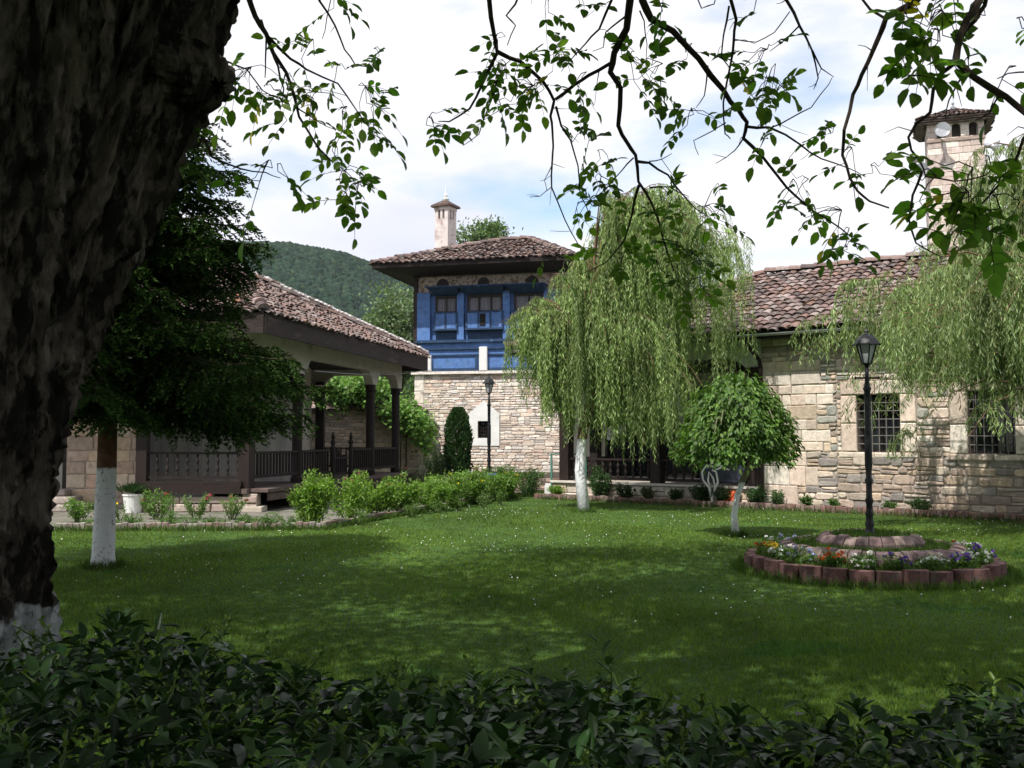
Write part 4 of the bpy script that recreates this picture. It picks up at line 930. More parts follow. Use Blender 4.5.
# ================================================================== VEGETATION
def shrub(name, loc, rx, h, n, L_, W_, col, label, cat='shrub', group=None, alt=None, seed=0, upright=.4, m_='leaf', z0=0, stemn=7, flowers=None, dens=None):
    rng = np.random.default_rng(seed); t_ = thing(name, loc, label, cat, group); X, Y, Z = loc
    ns = stemn * 2; tips = []; m = MB()
    for i in range(ns):
        a = rng.uniform(0, 6.28); r_ = rx * math.sqrt(rng.uniform(0, 1)); hh = h * rng.uniform(.7, 1.0) * (1 - .35 * (r_ / rx) ** 2)
        tip = Vector((X + r_ * math.cos(a), Y + r_ * math.sin(a), Z + hh)); b = Vector((X + .25 * r_ * math.cos(a), Y + .25 * r_ * math.sin(a), Z))
        mid = b.lerp(tip, .5) + Vector((rng.normal() * .02, rng.normal() * .02, 0)); m.tube([b, mid, tip], [.009 * h + .003, .006 * h + .002, .002], 5, cap=False); tips.append((b, mid, tip))
    m.build('stems', 'stem', t_)
    k = rng.integers(0, ns, n); s = rng.uniform(.12, 1, n) ** .8
    B = np.array([tips[i][0] for i in k]); Md = np.array([tips[i][1] for i in k]); T = np.array([tips[i][2] for i in k])
    ss = s[:, None]; P = np.where(ss < .5, B + (Md - B) * ss * 2, Md + (T - Md) * (ss - .5) * 2)
    P = P + rng.normal(size=(n, 3)) * np.array([rx * .13, rx * .13, h * .04]); D = rnd_dirs(rng, n) + np.array([0, 0, upright])
    leaves('foliage', P, D, rnd_dirs(rng, n) * .6 + np.array([0, 0, .8]), L_ * rng.uniform(.6, 1.3, n), W_ * rng.uniform(.7, 1.2, n), vcol(rng, n, col, .3, alt), m_, t_)
    if flowers:
        fc_, nf, fs_ = flowers; tp_ = np.array([tips[i][2] for i in rng.integers(0, ns, nf)]) + rng.normal(size=(nf, 3)) * .02
        np_ = 7; P = np.repeat(tp_, np_, 0); D = rnd_dirs(rng, nf * np_) * np.array([1, 1, .5]) + np.array([0, -.1, .25])
        leaves('blossoms', P, D, rnd_dirs(rng, nf * np_), fs_, fs_ * .9, vcol(rng, nf * np_, fc_, .2), 'petal', t_)
    return t_
YG = (.145, .25, .035); MG = (.055, .115, .025); DG = (.028, .065, .018)
g0 = gr(308, 527)
def onkerb(px, py, off=.45): q = gr(px, py); return (q.x, q.y + off, .01)
shrub('leafy_shrub', onkerb(308, 530), .38, 1.15, 3200, .075, .034, YG, 'tall bright green bush, first and largest in the row before the pavilion', alt=(.16, .26, .05), seed=1)
row = [(345, 524, .34, .95, 'second shrub of the row, right beside the tallest bright bush', 'pink'), (372, 519, .32, .78, 'shrub of the row with pinkish tips, third from the pavilion corner', 'pink'),
       (398, 516, .33, .80, 'yellow-green shrub of the row below the second pavilion post', 'pink'), (424, 513, .34, .78, 'yellow-green shrub of the row at the end of the pavilion deck', None), (448, 509, .36, .82, 'shrub of the row left below the columnar cypress', 'yellow'),
       (470, 506, .36, .84, 'shrub of the row straight below the columnar cypress', 'yellow'), (491, 503, .36, .80, 'shrub of the row in front of the distant lamp post', None), (508, 501, .36, .82, 'last light green shrub of the row next to the dark ball shrub', 'yellow')]
for i, (px, py, rx, h, lb, fl_) in enumerate(row):
    fl2 = {'pink': ((.45, .12, .12), 5, .03), 'yellow': ((.75, .62, .03), 3, .05), None: None}[fl_]
    shrub('leafy_shrub', onkerb(px, py, .5), rx * (1.6 if px < 505 else 1.0), h * 1.05, 3000, .075, .034, (YG[0] * (1 - .04 * i), YG[1] * (1 - .03 * i), YG[2]), lb, 'shrub', 'light green shrubs in the row along the edging', (.17, .27, .06), 10 + i, flowers=fl2)
for i, (px, py) in enumerate(((358, 526), (411, 518), (437, 514), (459, 511), (482, 508), (500, 506))):
    shrub('low_plant', onkerb(px, py, .12), .2, .35, 260, .06, .018, (.10, .17, .04), ['low weedy clump at the edging under the second and third shrubs', 'low weedy clump at the edging below the deck end', 'low weedy clump left of the shrub under the cypress', 'low weedy clump at the edging below the cypress', 'low weedy clump at the edging left of the lamp post', 'low weedy clump at the edging right of the lamp post'][i], 'plant', 'low clumps along the stone edging', seed=30 + i)
shrub('ball_shrub', onkerb(528, 497.5, .1), .46, .86, 3200, .05, .024, (.045, .10, .025), 'dark green rounded shrub at the right end of the shrub row', seed=50, alt=(.07, .14, .03), stemn=14)
# flowers before the deck
shrub('rose_bush', gr(153, 521) + Vector((0, .3, .01)), .32, .70, 1300, .055, .028, (.12, .22, .05), 'leafy rose bush with a red bloom beside the white pot', 'rose bush', seed=51, flowers=((.65, .06, .10), 2, .05))
shrub('rose_bush', gr(192, 521) + Vector((0, .3, .01)), .30, .66, 800, .05, .026, (.12, .20, .06), 'sparse rose bush with a magenta bloom before the railing', 'rose bush', seed=52, flowers=((.75, .04, .22), 2, .06), stemn=5)
shrub('rose_bush', gr(227, 521) + Vector((0, .3, .01)), .28, .56, 800, .05, .026, (.13, .21, .06), 'small rose bush with pink blooms left of the corner post', 'rose bush', seed=53, flowers=((.65, .10, .15), 3, .04), stemn=5)
shrub('flowering_plant', gr(114, 522) + Vector((0, .3, .01)), .16, .44, 240, .05, .02, (.10, .17, .05), 'small plant with a yellow bloom right behind the fir trunk', 'plant', seed=54, flowers=((.8, .6, .02), 1, .05), stemn=3)
shrub('flowering_plant', gr(72, 524) + Vector((0, .3, .01)), .32, .55, 900, .06, .03, (.11, .20, .04), 'light green leafy plant between the big trunk and the fir', 'plant', seed=55)
shrub('low_plant', gr(188, 528) + Vector((.0, .2, .01)), .2, .22, 200, .06, .012, (.10, .18, .05), 'grassy tuft on the palisade edging under the magenta rose', 'plant', seed=56)
for i, (px, lb) in enumerate(((92, 'weedy tuft at the palisade edging left of the spruce trunk'), (128, 'weedy tuft at the palisade edging below the white pot'), (168, 'weedy tuft at the palisade edging right of the first rose bush'), (212, 'weedy tuft at the palisade edging between the second and third rose bush'),
                             (246, 'weedy clump at the palisade edging below the corner post'), (268, 'broad weedy clump at the palisade edging left of the tall bright bush'), (286, 'weedy clump touching the left foot of the tall bright bush'))):
    shrub('low_plant', gr(px, 530) + Vector((0, .1, .01)), .26, .20 + .06 * (i % 3), 420, .07, .016, (.09, .17, .04), lb, 'plant', 'weedy tufts along the palisade edging', seed=300 + i)
# pot plant foliage
rng = np.random.default_rng(4); n = 500; P = np.array([p.x, p.y, .40]) + rng.normal(size=(n, 3)) * np.array([.10, .10, .02]); D = rnd_dirs(rng, n) * np.array([1, 1, .4]) + np.array([0, 0, .8])
leaves('foliage', P + D * .08, D, rnd_dirs(rng, n), .16, .014, vcol(rng, n, DG, .3), 'leaf', pt)
# plants by the blue house
cy = at(458, 470, 31.5); cyp = thing('cypress_tree', (cy.x, 31.5, .3), 'narrow dark green columnar cypress before the pale stone wall', 'tree')
n = 7000; z = rng.uniform(0, 1, n); rad = .40 * np.sqrt(np.clip(1 - ((z - .42) / .6) ** 2, 0.02, 1)); rad[z < .42] = .37; a = rng.uniform(0, 6.28, n); q = rng.uniform(.72, 1.06, n) * (1 + .10 * np.sin(a * 5 + z * 14) + .07 * np.sin(a * 9 - z * 31))
P = np.stack([cy.x + rad * q * np.cos(a), 31.5 + rad * q * np.sin(a), .36 + z * 2.12], 1); D = np.stack([np.cos(a) * .35, np.sin(a) * .35, np.ones(n)], 1) + rng.normal(size=(n, 3)) * .25
leaves('foliage', P, D, rnd_dirs(rng, n), .10, .05, vcol(rng, n, (.030, .070, .020), .35, (.06, .12, .03), .15), 'needle', cyp)
m = MB(); m.tube([(cy.x, 31.5, .3), (cy.x, 31.5, 2.2)], [.06, .02], 8); m.build('trunk', 'bark_twig', cyp)
def onbed(px, Y, z=SOILZ): q = at(px, 470, Y); return (q.x, Y, z)
shrub('young_shrub', onbed(437, 31.6, .0), .42, 1.4, 1400, .09, .045, (.12, .21, .07), 'pale green open shrub left of the columnar cypress', seed=60, stemn=6)
shrub('low_shrub', onbed(480, 31.2), .30, .45, 500, .06, .03, (.10, .19, .04), 'low light green shrub just right of the cypress foot', seed=61, flowers=((.7, .2, .2), 3, .04))
shrub('low_shrub', onbed(497, 31.4), .28, .40, 450, .06, .03, (.09, .17, .04), 'low shrub right of the distant lamp post', seed=62)
shrub('low_shrub', onbed(508, 31.6), .30, .42, 450, .06, .03, (.10, .18, .04), 'rightmost low shrub in the bed under the pale stone wall', seed=63)
shrub('low_shrub', at(414, 480, 33.2).xy.to_3d(), .55, .75, 900, .06, .03, (.05, .11, .03), 'dark low shrub with red flowers at the end of the pavilion', seed=64, flowers=((.6, .05, .04), 4, .05), stemn=12)
shrub('flowering_plant', onbed(468, 30.6), .2, .22, 220, .05, .02, (.12, .2, .05), 'white flowering plant in the brick bed below the cypress', 'plant', seed=65, flowers=((.8, .8, .78), 6, .04))
shrub('flowering_plant', onbed(521, 30.3), .25, .2, 200, .05, .02, (.12, .2, .05), 'yellow flowering plant in the brick bed left of the porch', 'plant', seed=66, flowers=((.8, .6, .05), 4, .04))
shrub('flowering_plant', onbed(543, 30.0), .3, .22, 200, .05, .02, (.12, .2, .05), 'white flowering plant in the brick bed beside the pipe frame', 'plant', seed=67, flowers=((.8, .8, .75), 6, .04))
# plants along the right building
RP = [(563, .15, .35, .22, YG, 'small light plant beside the left porch post'), (606, 1.75, .85, .33, (.05, .11, .03), 'dark green shrub right of the willow trunk before the porch rail'), (632, 2.3, .45, .24, DG, 'low dark plant before the first railing of the porch'),
      (655, 3.0, .38, .20, (.08, .10, .04), 'small reddish plant under the middle porch post'), (680, 3.6, .38, .26, DG, 'low dark plant before the second porch railing'), (705, 4.2, .5, .28, DG, 'dark plant behind the white scrolled ornament'),
      (728, 4.6, .45, .26, DG, 'dark plant left of the whitewashed trunk of the round tree'), (760, 5.35, .50, .30, (.045, .10, .03), 'dark shrub by the downpipe at the building corner'), (784, 6.1, .45, .18, (.07, .13, .05), 'thin green plant at the foot of the pale ashlar wall'),
      (811, 6.75, .32, .13, (.07, .14, .04), 'small sprig below the left edge of the barred window'), (838, 7.35, .24, .13, (.08, .16, .04), 'tiny sprig left of the lamp post at the wall foot'), (893, 8.6, .24, .15, (.08, .15, .04), 'tiny sprig right of the lamp post at the wall foot'), (921, 9.25, .34, .24, (.07, .13, .04), 'low plant at the wall foot between the two barred windows')]
for i, (px, t_, h, rx, col, lb) in enumerate(RP):
    k = (px - 512) / F; t2 = (k * RB_L[1] - RB_L[0]) / (RB_U[0] - k * RB_U[1]); q = RF(t2, -.32, .06)
    shrub('bedding_plant', q, rx, h, int(250 + 1500 * rx * h / .2), .06, .028, col, lb, 'plant', 'plants along the foot of the stone building', seed=80 + i, stemn=6)

# pansies in the round bed
PA = [(-78, 'white'), (-60, 'violet'), (-42, 'white'), (-20, 'violet'), (0, 'white'), (20, 'maroon'), (-97, 'violet'), (-113, 'white'), (-130, 'orange'), (-147, 'paleblue'), (-163, 'white'), (-178, 'yellow'), (165, 'orange'), (148, 'white'), (45, 'white'), (128, 'paleblue')]
PC = {'white': (.80, .80, .76), 'violet': (.16, .06, .40), 'maroon': (.25, .03, .03), 'orange': (.60, .12, .02), 'paleblue': (.45, .48, .70), 'yellow': (.75, .55, .05)}
def where(a):
    s = {-78: 'front centre, right of the lamp post', -60: 'front of the ring, right of centre', -42: 'right front of the ring', -20: 'near the right end of the ring', 0: 'right end of the ring', 20: 'right rear of the ring', -97: 'front centre under the lamp post', -113: 'just left of front centre', -130: 'left front of the ring',
         -147: 'left front beside the orange clump', -163: 'near the left end of the ring', -178: 'left end of the ring', 165: 'left rear end of the ring', 148: 'left rear of the ring', 45: 'far right rear of the ring', 128: 'far left rear of the ring'}
    return s[a]
for i, (a, c) in enumerate(PA):
    t2 = R(a); q = (FC.x + 1.19 * math.cos(t2), FC.y + 1.19 * math.sin(t2), .14)
    shrub('pansy_plant', q, .17, .22, 560, .045, .02, (.10, .18, .045), ('pale blue' if c == 'paleblue' else c) + ' pansies in the round bed, ' + where(a), 'flowers', 'pansies in the round flower bed', seed=120 + i, stemn=5, flowers=(PC[c], 15, .034))
def ringgrass(name, parent, ra, rb, z, n, seed, h=.07):
    rng = np.random.default_rng(seed); a = rng.uniform(0, 6.28, n); r_ = np.sqrt(rng.uniform(ra ** 2, rb ** 2, n)); P = np.stack([FC.x + r_ * np.cos(a), FC.y + r_ * np.sin(a), np.full(n, z)], 1)
    D = rng.normal(size=(n, 3)) * .5 + np.array([0, 0, 1]); o = leaves(name, P, D, rnd_dirs(rng, n), h * rng.uniform(.5, 1.3, n), .014, vcol(rng, n, (.085, .15, .03), .35), 'leaf', parent); tag(o, kind='stuff')
ringgrass('ground_cover', fb, .60, .92, .25, 8000, 1, .115); ringgrass('ground_cover', fb, .05, .45, .37, 4200, 2, .11); ringgrass('ground_cover', fb, 1.10, 1.30, .14, 6000, 3, .10)

# vine over the garden wall
vt = thing('grape_vine', GF(2.2, 0, 0), 'light green vine sprawling over the garden wall behind the pavilion', 'vine')
rng = np.random.default_rng(21); pc = []
for i in range(60):
    px = rng.uniform(330, 428); top = 377 + max(0, (px - 372)) * .80 + rng.uniform(0, 8); Yv = rng.uniform(33.9, 35.6) + (px - 330) * .018; pc.append(at(px, rng.uniform(top, top + 20), Yv))
pc = np.array(pc); n = 6500; k = rng.integers(0, 60, n); P = pc[k] + rng.normal(size=(n, 3)) * .20; D = rnd_dirs(rng, n) + np.array([0, -.3, -.4])
leaves('foliage', P, D, rnd_dirs(rng, n) * .6 + np.array([-.2, -.4, .8]), rng.uniform(.10, .2, n), rng.uniform(.10, .18, n), vcol(rng, n, (.13, .24, .05), .3), 'leaf', vt)
m = MB()
for i in range(14): a_ = Vector(pc[i * 4]); b_ = Vector(pc[i * 4 + 1]); m.tube([Vector((a_.x, a_.y, .0)) if i < 3 else Vector(pc[(i * 4 + 9) % 60]), a_, b_], [.03, .02, .01], 5)
m.build('vine_stems', 'bark_twig', vt)

# generic broadleaf tree
def broadleaf(name, base, h, crown, ncl, nleaf, L_, col, label, seed, alt=None, m_='far_leaf', cat='tree'):
    """crown: list of (centre, radius vector)"""
    rng = np.random.default_rng(seed); t_ = thing(name, base, label, cat); b = Vector(base)
    cl = []
    for (c, rv) in crown:
        d = rnd_dirs(rng, ncl); r_ = rng.uniform(.35, 1.0, (ncl, 1)) ** .6; cl.append(np.array(c) + d * r_ * np.array(rv))
    cl = np.concatenate(cl); csz = rng.uniform(.5, 1.0, len(cl)) * np.mean([np.mean(rv) for _, rv in crown]) * .22
    k = rng.integers(0, len(cl), nleaf); P = cl[k] + rng.normal(size=(nleaf, 3)) * csz[k][:, None]
    out_ = P - np.array(crown[0][0]); D = nrm(out_) * .5 + rnd_dirs(rng, nleaf) + np.array([0, 0, -.2])
    tone = rng.uniform(.75, 1.25, len(cl))[k][:, None]
    leaves('crown', P, D, rnd_dirs(rng, nleaf) * .7 + np.array([0, 0, .7]), L_ * rng.uniform(.7, 1.3, nleaf), L_ * .6, vcol(rng, nleaf, col, .25, alt) * tone, m_, t_)
    m = MB(); c0_ = Vector(crown[0][0]); m.tube([b, b.lerp(c0_, .5), c0_], [h * .03, h * .022, h * .012], 10)
    for i in range(0, len(cl), max(1, len(cl) // 26)):
        q = Vector(cl[i]); s = b.lerp(c0_, rng.uniform(.5, .95)); m.tube([s, s.lerp(q, .5) + Vector((0, 0, .1 * h * .2)), q], [h * .009, h * .006, h * .003], 6, cap=False)
    m.build('trunk', 'bark_twig', t_)
    return t_
c1_ = at(398, 325, 47)
broadleaf('background_tree', (c1_.x, 47, 0), 8, [(c1_ + Vector((0, 0, -.3)), (1.6, 1.6, 2.0)), (at(385, 345, 47), (1.5, 1.5, 1.7)), (at(412, 330, 47.5), (1.6, 1.5, 2.4))], 60, 9000, .20, (.13, .18, .10), 'pale green tree rising between the pavilion roof and blue house', 200, (.15, .22, .10))
c1_ = at(478, 238, 56)
broadleaf('background_tree', (c1_.x, 56, 0), 13, [(c1_, (1.4, 1.4, .9)), (at(490, 236, 56), (1.0, 1.2, .9)), (at(480, 255, 56), (2.0, 2.0, 1.5))], 40, 3500, .22, (.12, .18, .08), 'light treetop showing above the blue house roof beside the chimney', 201)
c1_ = at(345, 400, 52)
broadleaf('background_tree', (c1_.x, 52, 0), 7, [(at(352, 402, 52), (3.0, 2, 1.2)), (at(400, 398, 52), (3.0, 2, 1.2)), (at(300, 400, 52), (4, 2, 1.2))], 60, 9000, .24, (.08, .14, .04), 'bushy green tree seen through the open pavilion behind the garden wall', 202)

# round-headed small tree
tb = gr(736, 537); rt = thing('mulberry_tree', tb, 'small umbrella tree with round leafy head and whitewashed crooked trunk', 'tree')
pth = [gr(736, 537), at(734, 515, tb.y), at(737, 497, tb.y), at(743, 480, tb.y), at(752, 463, tb.y + .05), at(748, 435, tb.y + .05)]
m = MB(); m.tube(pth, [.068, .050, .046, .052, .058, .05], 12)
cc2 = at(736, 425, tb.y); hub = pth[4]; rng = np.random.default_rng(31); m2 = MB()
ends = []
for i in range(26):
    a = rng.uniform(0, 6.28); rr_ = rng.uniform(.3, .85); e = Vector((cc2.x + rr_ * math.cos(a), cc2.y + rr_ * math.sin(a), cc2.z + .55 - .65 * rr_ ** 2 + rng.uniform(-.1, .1))); md = hub.lerp(e, .5) + Vector((0, 0, .22))
    m.tube([hub, md, e, e + (e - cc2) * .15 + Vector((0, 0, -.25))], [.03, .018, .010, .004], 6, cap=False)
m.build('trunk', 'bark_small', rt, smooth=True)
n = 8000; a = rng.uniform(0, 6.28, n); el = np.arcsin(rng.uniform(-.35, 1, n)); rad = rng.uniform(.62, 1.05, n) ** .7
rx_ = .85 + .09 * np.sin(a * 3 + 1) + .06 * np.sin(a * 7); lump = 1 + .09 * np.sin(a * 5 + el * 6) + .07 * np.sin(a * 9 - el * 8)
P = np.stack([cc2.x + rx_ * rad * lump * np.cos(el) * np.cos(a), cc2.y + rx_ * rad * lump * np.cos(el) * np.sin(a), cc2.z + np.where(el > 0, .88, .95) * rad * lump * np.sin(el) - .10], 1)
P[:, 2] -= .24 * (np.hypot(P[:, 0] - cc2.x, P[:, 1] - cc2.y) / .95) ** 2
D = np.stack([np.cos(a), np.sin(a), -.9 * np.ones(n)], 1) + rng.normal(size=(n, 3)) * .45; U_ = np.stack([np.cos(a) * .6, np.sin(a) * .6, np.ones(n)], 1) + rng.normal(size=(n, 3)) * .45
leaves('crown', P, D, U_, rng.uniform(.065, .115, n), rng.uniform(.032, .052, n), vcol(rng, n, (.065, .135, .020), .35, (.12, .21, .035), .25), 'leaf', rt, LEAF9)

# willows
def willow(base, fork_z, top, limbs, label, name='willow_tree', seed=0, leafL=.10, leafW=.018, col=(.12, .19, .055), barkm='bark_willow', trunk=None, tr=.16, zbot=None, nstr=9, nside=0, step=.045):
    """limbs: list of (azimuth, reach, apex height). strands hang from each limb"""
    rng = np.random.default_rng(seed); t_ = thing(name, base, label, 'tree'); m = MB(); b = Vector(base); fork = trunk[-1]
    m.tube(trunk, [tr, tr * .85, tr * .8, tr * .85][:len(trunk)] if len(trunk) <= 4 else [tr] * len(trunk), 14)
    tw = MB(); PP = []; DD = []; TT = []
    for (az, reach, apx, dropend) in limbs:
        dx, dy = math.cos(az), math.sin(az); pts = []; H = apx - fork.z
        for i in range(13):
            s = i / 12; x = reach * (s ** 1.25); z = fork.z + H * math.sin(min(1, s * 1.35) * math.pi / 2) ** .9 - (dropend * max(0, (s - .72) / .28) ** 1.6)
            pts.append(Vector((fork.x + dx * x + rng.normal() * .03 * reach * .3, fork.y + dy * x + rng.normal() * .03 * reach * .3, z + rng.normal() * .02)))
        rad = [max(.005, tr * .30 * (1 - s / 12) ** 1.3) for s in range(13)]
        m.tube(pts, rad, 7, cap=False)
        tuft = [(rng.uniform(.36, 1.0), rng.normal() * .9, rng.uniform(.5, 1.5) if rng.random() < .4 else rng.uniform(1.4, 3.8), rng.uniform(.7, 1.25)) for _ in range(6)]
        for j in range(nstr):
            tj = tuft[rng.integers(0, 6)]; s = min(1.0, max(.3, tj[0] + rng.normal() * .035)); f = s * 12; i = min(11, int(f)); p0 = pts[i].lerp(pts[i + 1], f - i)
            a2 = az + tj[1] + rng.normal() * .35; o_ = rng.uniform(.08, .5); zb = zbot(p0.x + o_ * math.cos(a2), p0.y) + rng.normal() * .30
            ln = max(.35, min(p0.z - zb, tj[2] * rng.uniform(.75, 1.2))); q = []
            nseg = 8
            for k in range(nseg + 1):
                u = k / nseg; arch = .10 * math.sin(min(1, u * 3) * math.pi) if u < .34 else 0
                ho = o_ * (1 - math.exp(-u * 4)); q.append(Vector((p0.x + math.cos(a2) * ho + .03 * math.sin(u * 5 + j), p0.y + math.sin(a2) * ho, p0.z + arch - ln * u ** 1.25)))
            tw.tube(q, [.006, .0055, .005, .005, .004, .004, .003, .003, .002], 3, cap=False)
            nl = int(ln / step) + 3
            for k in range(nl):
                u = (k + rng.random()) / nl * nseg; i2 = min(nseg - 1, int(u)); PP.append(q[i2].lerp(q[i2 + 1], u - i2)); 
                an = rng.uniform(0, 6.28); sp = rng.uniform(.25, .9); DD.append((math.cos(an) * sp, math.sin(an) * sp, -1)); TT.append(tj[3])
    m.build('trunk', barkm, t_, smooth=True); tw.build('twigs', 'willow_twig', t_)
    n = len(PP); P = np.array(PP) + rng.normal(size=(n, 3)) * .012; mottle = 1 + .2 * np.sin(P[:, :1] * 5) * np.sin(P[:, 1:2] * 4 + P[:, 2:3])  # leaf tone varies in waves through the crown
    leaves('crown', P, np.array(DD), rnd_dirs(rng, n), leafL * rng.uniform(.7, 1.3, n), leafW, vcol(rng, n, col, .3, (col[0] * 1.45, col[1] * 1.35, col[2] * 1.4), .25) * mottle * np.array(TT)[:, None], 'leaf', t_, LEAFW)
    return n
rng = np.random.default_rng(77)
WY = gr(584, 511).y
wtr = [gr(584, 512), at(580, 470, WY), at(583, 430, WY), at(590, 405, WY)]
limbs = []
wc = at(632, 300, WY)         # crown centre lies right of the trunk
for i in range(78):
    az = rng.uniform(0, 6.28); rc = rng.uniform(.4, 2.3)
    tx = wc.x + rc * math.cos(az) * 1.05 + .15; ty = wc.y + rc * math.sin(az) * .9
    dx, dy = tx - wtr[-1].x, ty - wtr[-1].y; rch = math.hypot(dx, dy)
    apx = 7.15 - .30 * abs(rc) ** 1.6 - rng.uniform(0, 3.2) * (rng.random() < .72)
    if tx < wc.x - .6: apx = min(apx, 5.75 + rng.uniform(-.8, .5) - .5 * (wc.x - .6 - tx))
    limbs.append((math.atan2(dy, dx), rch, max(apx, 2.9), .5 + .4 * rng.random()))
for (px, py, Yo) in ((497, 322, 0), (520, 312, .2), (532, 318, -.3), (512, 326, -.2), (700, 205, 0), (720, 212, .3), (690, 196, -.3), (735, 228, .2), (748, 240, -.2), (560, 300, 0.2), (545, 330, -.4)):
    q = at(px, py, WY + Yo); dx, dy = q.x - wtr[-1].x, q.y - wtr[-1].y; limbs.append((math.atan2(dy, dx), math.hypot(dx, dy), q.z + .3, .35))
    limbs.append((math.atan2(dy, dx) + .1, math.hypot(dx, dy) * .93, q.z + .25, .35))
def zb1(x, y):
    px = 512 + 1000 * x / WY
    if px < 540: return at(0, 378, WY).z
    if px < 562: return at(0, 405, WY).z
    if px < 604: return at(0, 416, WY).z
    if px < 650: return at(0, 430, WY).z
    if px < 700: return at(0, 440, WY).z
    if px < 735: return at(0, 400, WY).z
    return at(0, 365, WY).z
nw = willow(tuple(wtr[0]), 2, 7, limbs, 'weeping willow with whitewashed trunk before the wooden porch', seed=3, trunk=wtr, tr=.135, zbot=zb1, nstr=24, step=.034, leafL=.12, leafW=.021, col=(.22, .31, .11))
# second willow, right
W2 = Vector((9.9, 16.6, 0)); wt2 = [W2, W2 + Vector((-.05, 0, 1.2)), W2 + Vector((-.1, .1, 2.1)), W2 + Vector((-.2, .1, 2.9))]
limbs2 = []
for i in range(90):
    az = rng.uniform(2.2, 4.5) if i < 64 else rng.uniform(-1.8, 2.2); rc = rng.uniform(.8, 3.9) if math.cos(az) < 0 else rng.uniform(.5, 2.2)
    apx = 6.0 - .20 * rc ** 1.5 - rng.uniform(0, 2.2) * (rng.random() < .75) + rng.normal() * .2; limbs2.append((az, rc, apx, .9 * rng.random() + .3))
for i in range(9): limbs2.append((math.pi + rng.uniform(-.6, .6), rng.uniform(3.8, 4.9), rng.uniform(3.5, 4.5), .5))
for i in range(14): limbs2.append((rng.uniform(1.6, 4.6), rng.uniform(.4, 2.2), rng.uniform(5.8, 6.7), .5))
def zb2(x, y):
    px = 512 + 1000 * x / y
    if px < 850: return at(0, 343, y).z
    if px < 890: return at(0, 355, y).z
    return at(0, 366, y).z
nw2 = willow(tuple(W2), 2, 7, limbs2, 'large weeping willow at the right side hanging over the barred windows', seed=4, trunk=wt2, tr=.2, zbot=zb2, nstr=34, leafL=.11, leafW=.020, col=(.21, .29, .12), step=.036)
print('willow leaves', nw, nw2)

# spruce, left
fb0 = gr(103, 568); ft = thing('spruce_tree', fb0, 'dark spruce with whitewashed lower trunk beside the large walnut trunk', 'tree')
m = MB(); FH = 6.9; m.tube([fb0, fb0 + Vector((.0, 0, .15)), fb0 + Vector((.02, 0, 1.3)), fb0 + Vector((.03, 0, 3)), fb0 + Vector((0, 0, 5)), fb0 + Vector((0, 0, FH))], [.16, .135, .115, .10, .06, .01], 14)
rng = np.random.default_rng(41); PP = []; DD = []; CC = []
z = 2.02; tw = MB()
while z < FH - .05:
    fr_ = (z - 1.7) / (FH - 1.7); nb = 12
    for i in range(nb):
        az = rng.uniform(0, 6.28); Lb = (2.3 * (1 - fr_) ** .62 + .12) * rng.uniform(.75, 1.08) * float(np.interp(z, [2, 2.4, 2.8, 3.2, 3.6, 4.2, 5, 6], [.78, 1.12, 1.05, .74, .78, 1.0, 1.08, 1.15]))
        if az < .9 or az > 5.6: Lb *= 1.08
        dx, dy = math.cos(az), math.sin(az); pts = []; zz = z + rng.uniform(-.12, .12)
        for j in range(9):
            s = j / 8; pts.append(Vector((fb0.x + dx * Lb * s, fb0.y + dy * Lb * s, zz + Lb * (.12 * s - .52 * s ** 2 + .28 * s ** 3.5) + .12 * fr_ * Lb * s)))
        tw.tube(pts, [.022 * (1 - j / 9) + .004 for j in range(9)], 5, cap=False)
        ns = int(Lb / .075)
        for j in range(ns):
            s = .12 + .88 * (j + .5) / ns; f = s * 8; i0 = min(7, int(f)); p0 = pts[i0].lerp(pts[i0 + 1], f - i0); tl = (.16 + .5 * Lb * s * (1.12 - s)) * rng.uniform(.6, 1.1)
            for sd_ in (-1, 1):
                ang = az + sd_ * rng.uniform(.6, 1.15); d_ = Vector((math.cos(ang), math.sin(ang), rng.uniform(-.55, -.12))).normalized(); nn = int(tl / .0115)
                for k in range(nn):
                    u = (k + rng.random()) / nn; pp = p0 + d_ * (tl * u) + Vector((0, 0, -.35 * u * u * tl)); PP.append(pp)
                    q = rng.normal(size=3) * .45; DD.append((d_.x + q[0], d_.y + q[1], d_.z + q[2] + .1)); CC.append(1.0 + .9 * (u > .8) * (rng.random() < .6))
    z += .17 + .06 * fr_
m.build('trunk', 'bark_fir', ft, smooth=True); tw.build('branches', 'bark_twig', ft)
n = len(PP); print('needles', n)
leaves('crown', np.array(PP), np.array(DD), rnd_dirs(rng, n), rng.uniform(.045, .08, n), .023, vcol(rng, n, (.026, .052, .012), .4) * np.array(CC)[:, None], 'needle', ft, LEAFW)

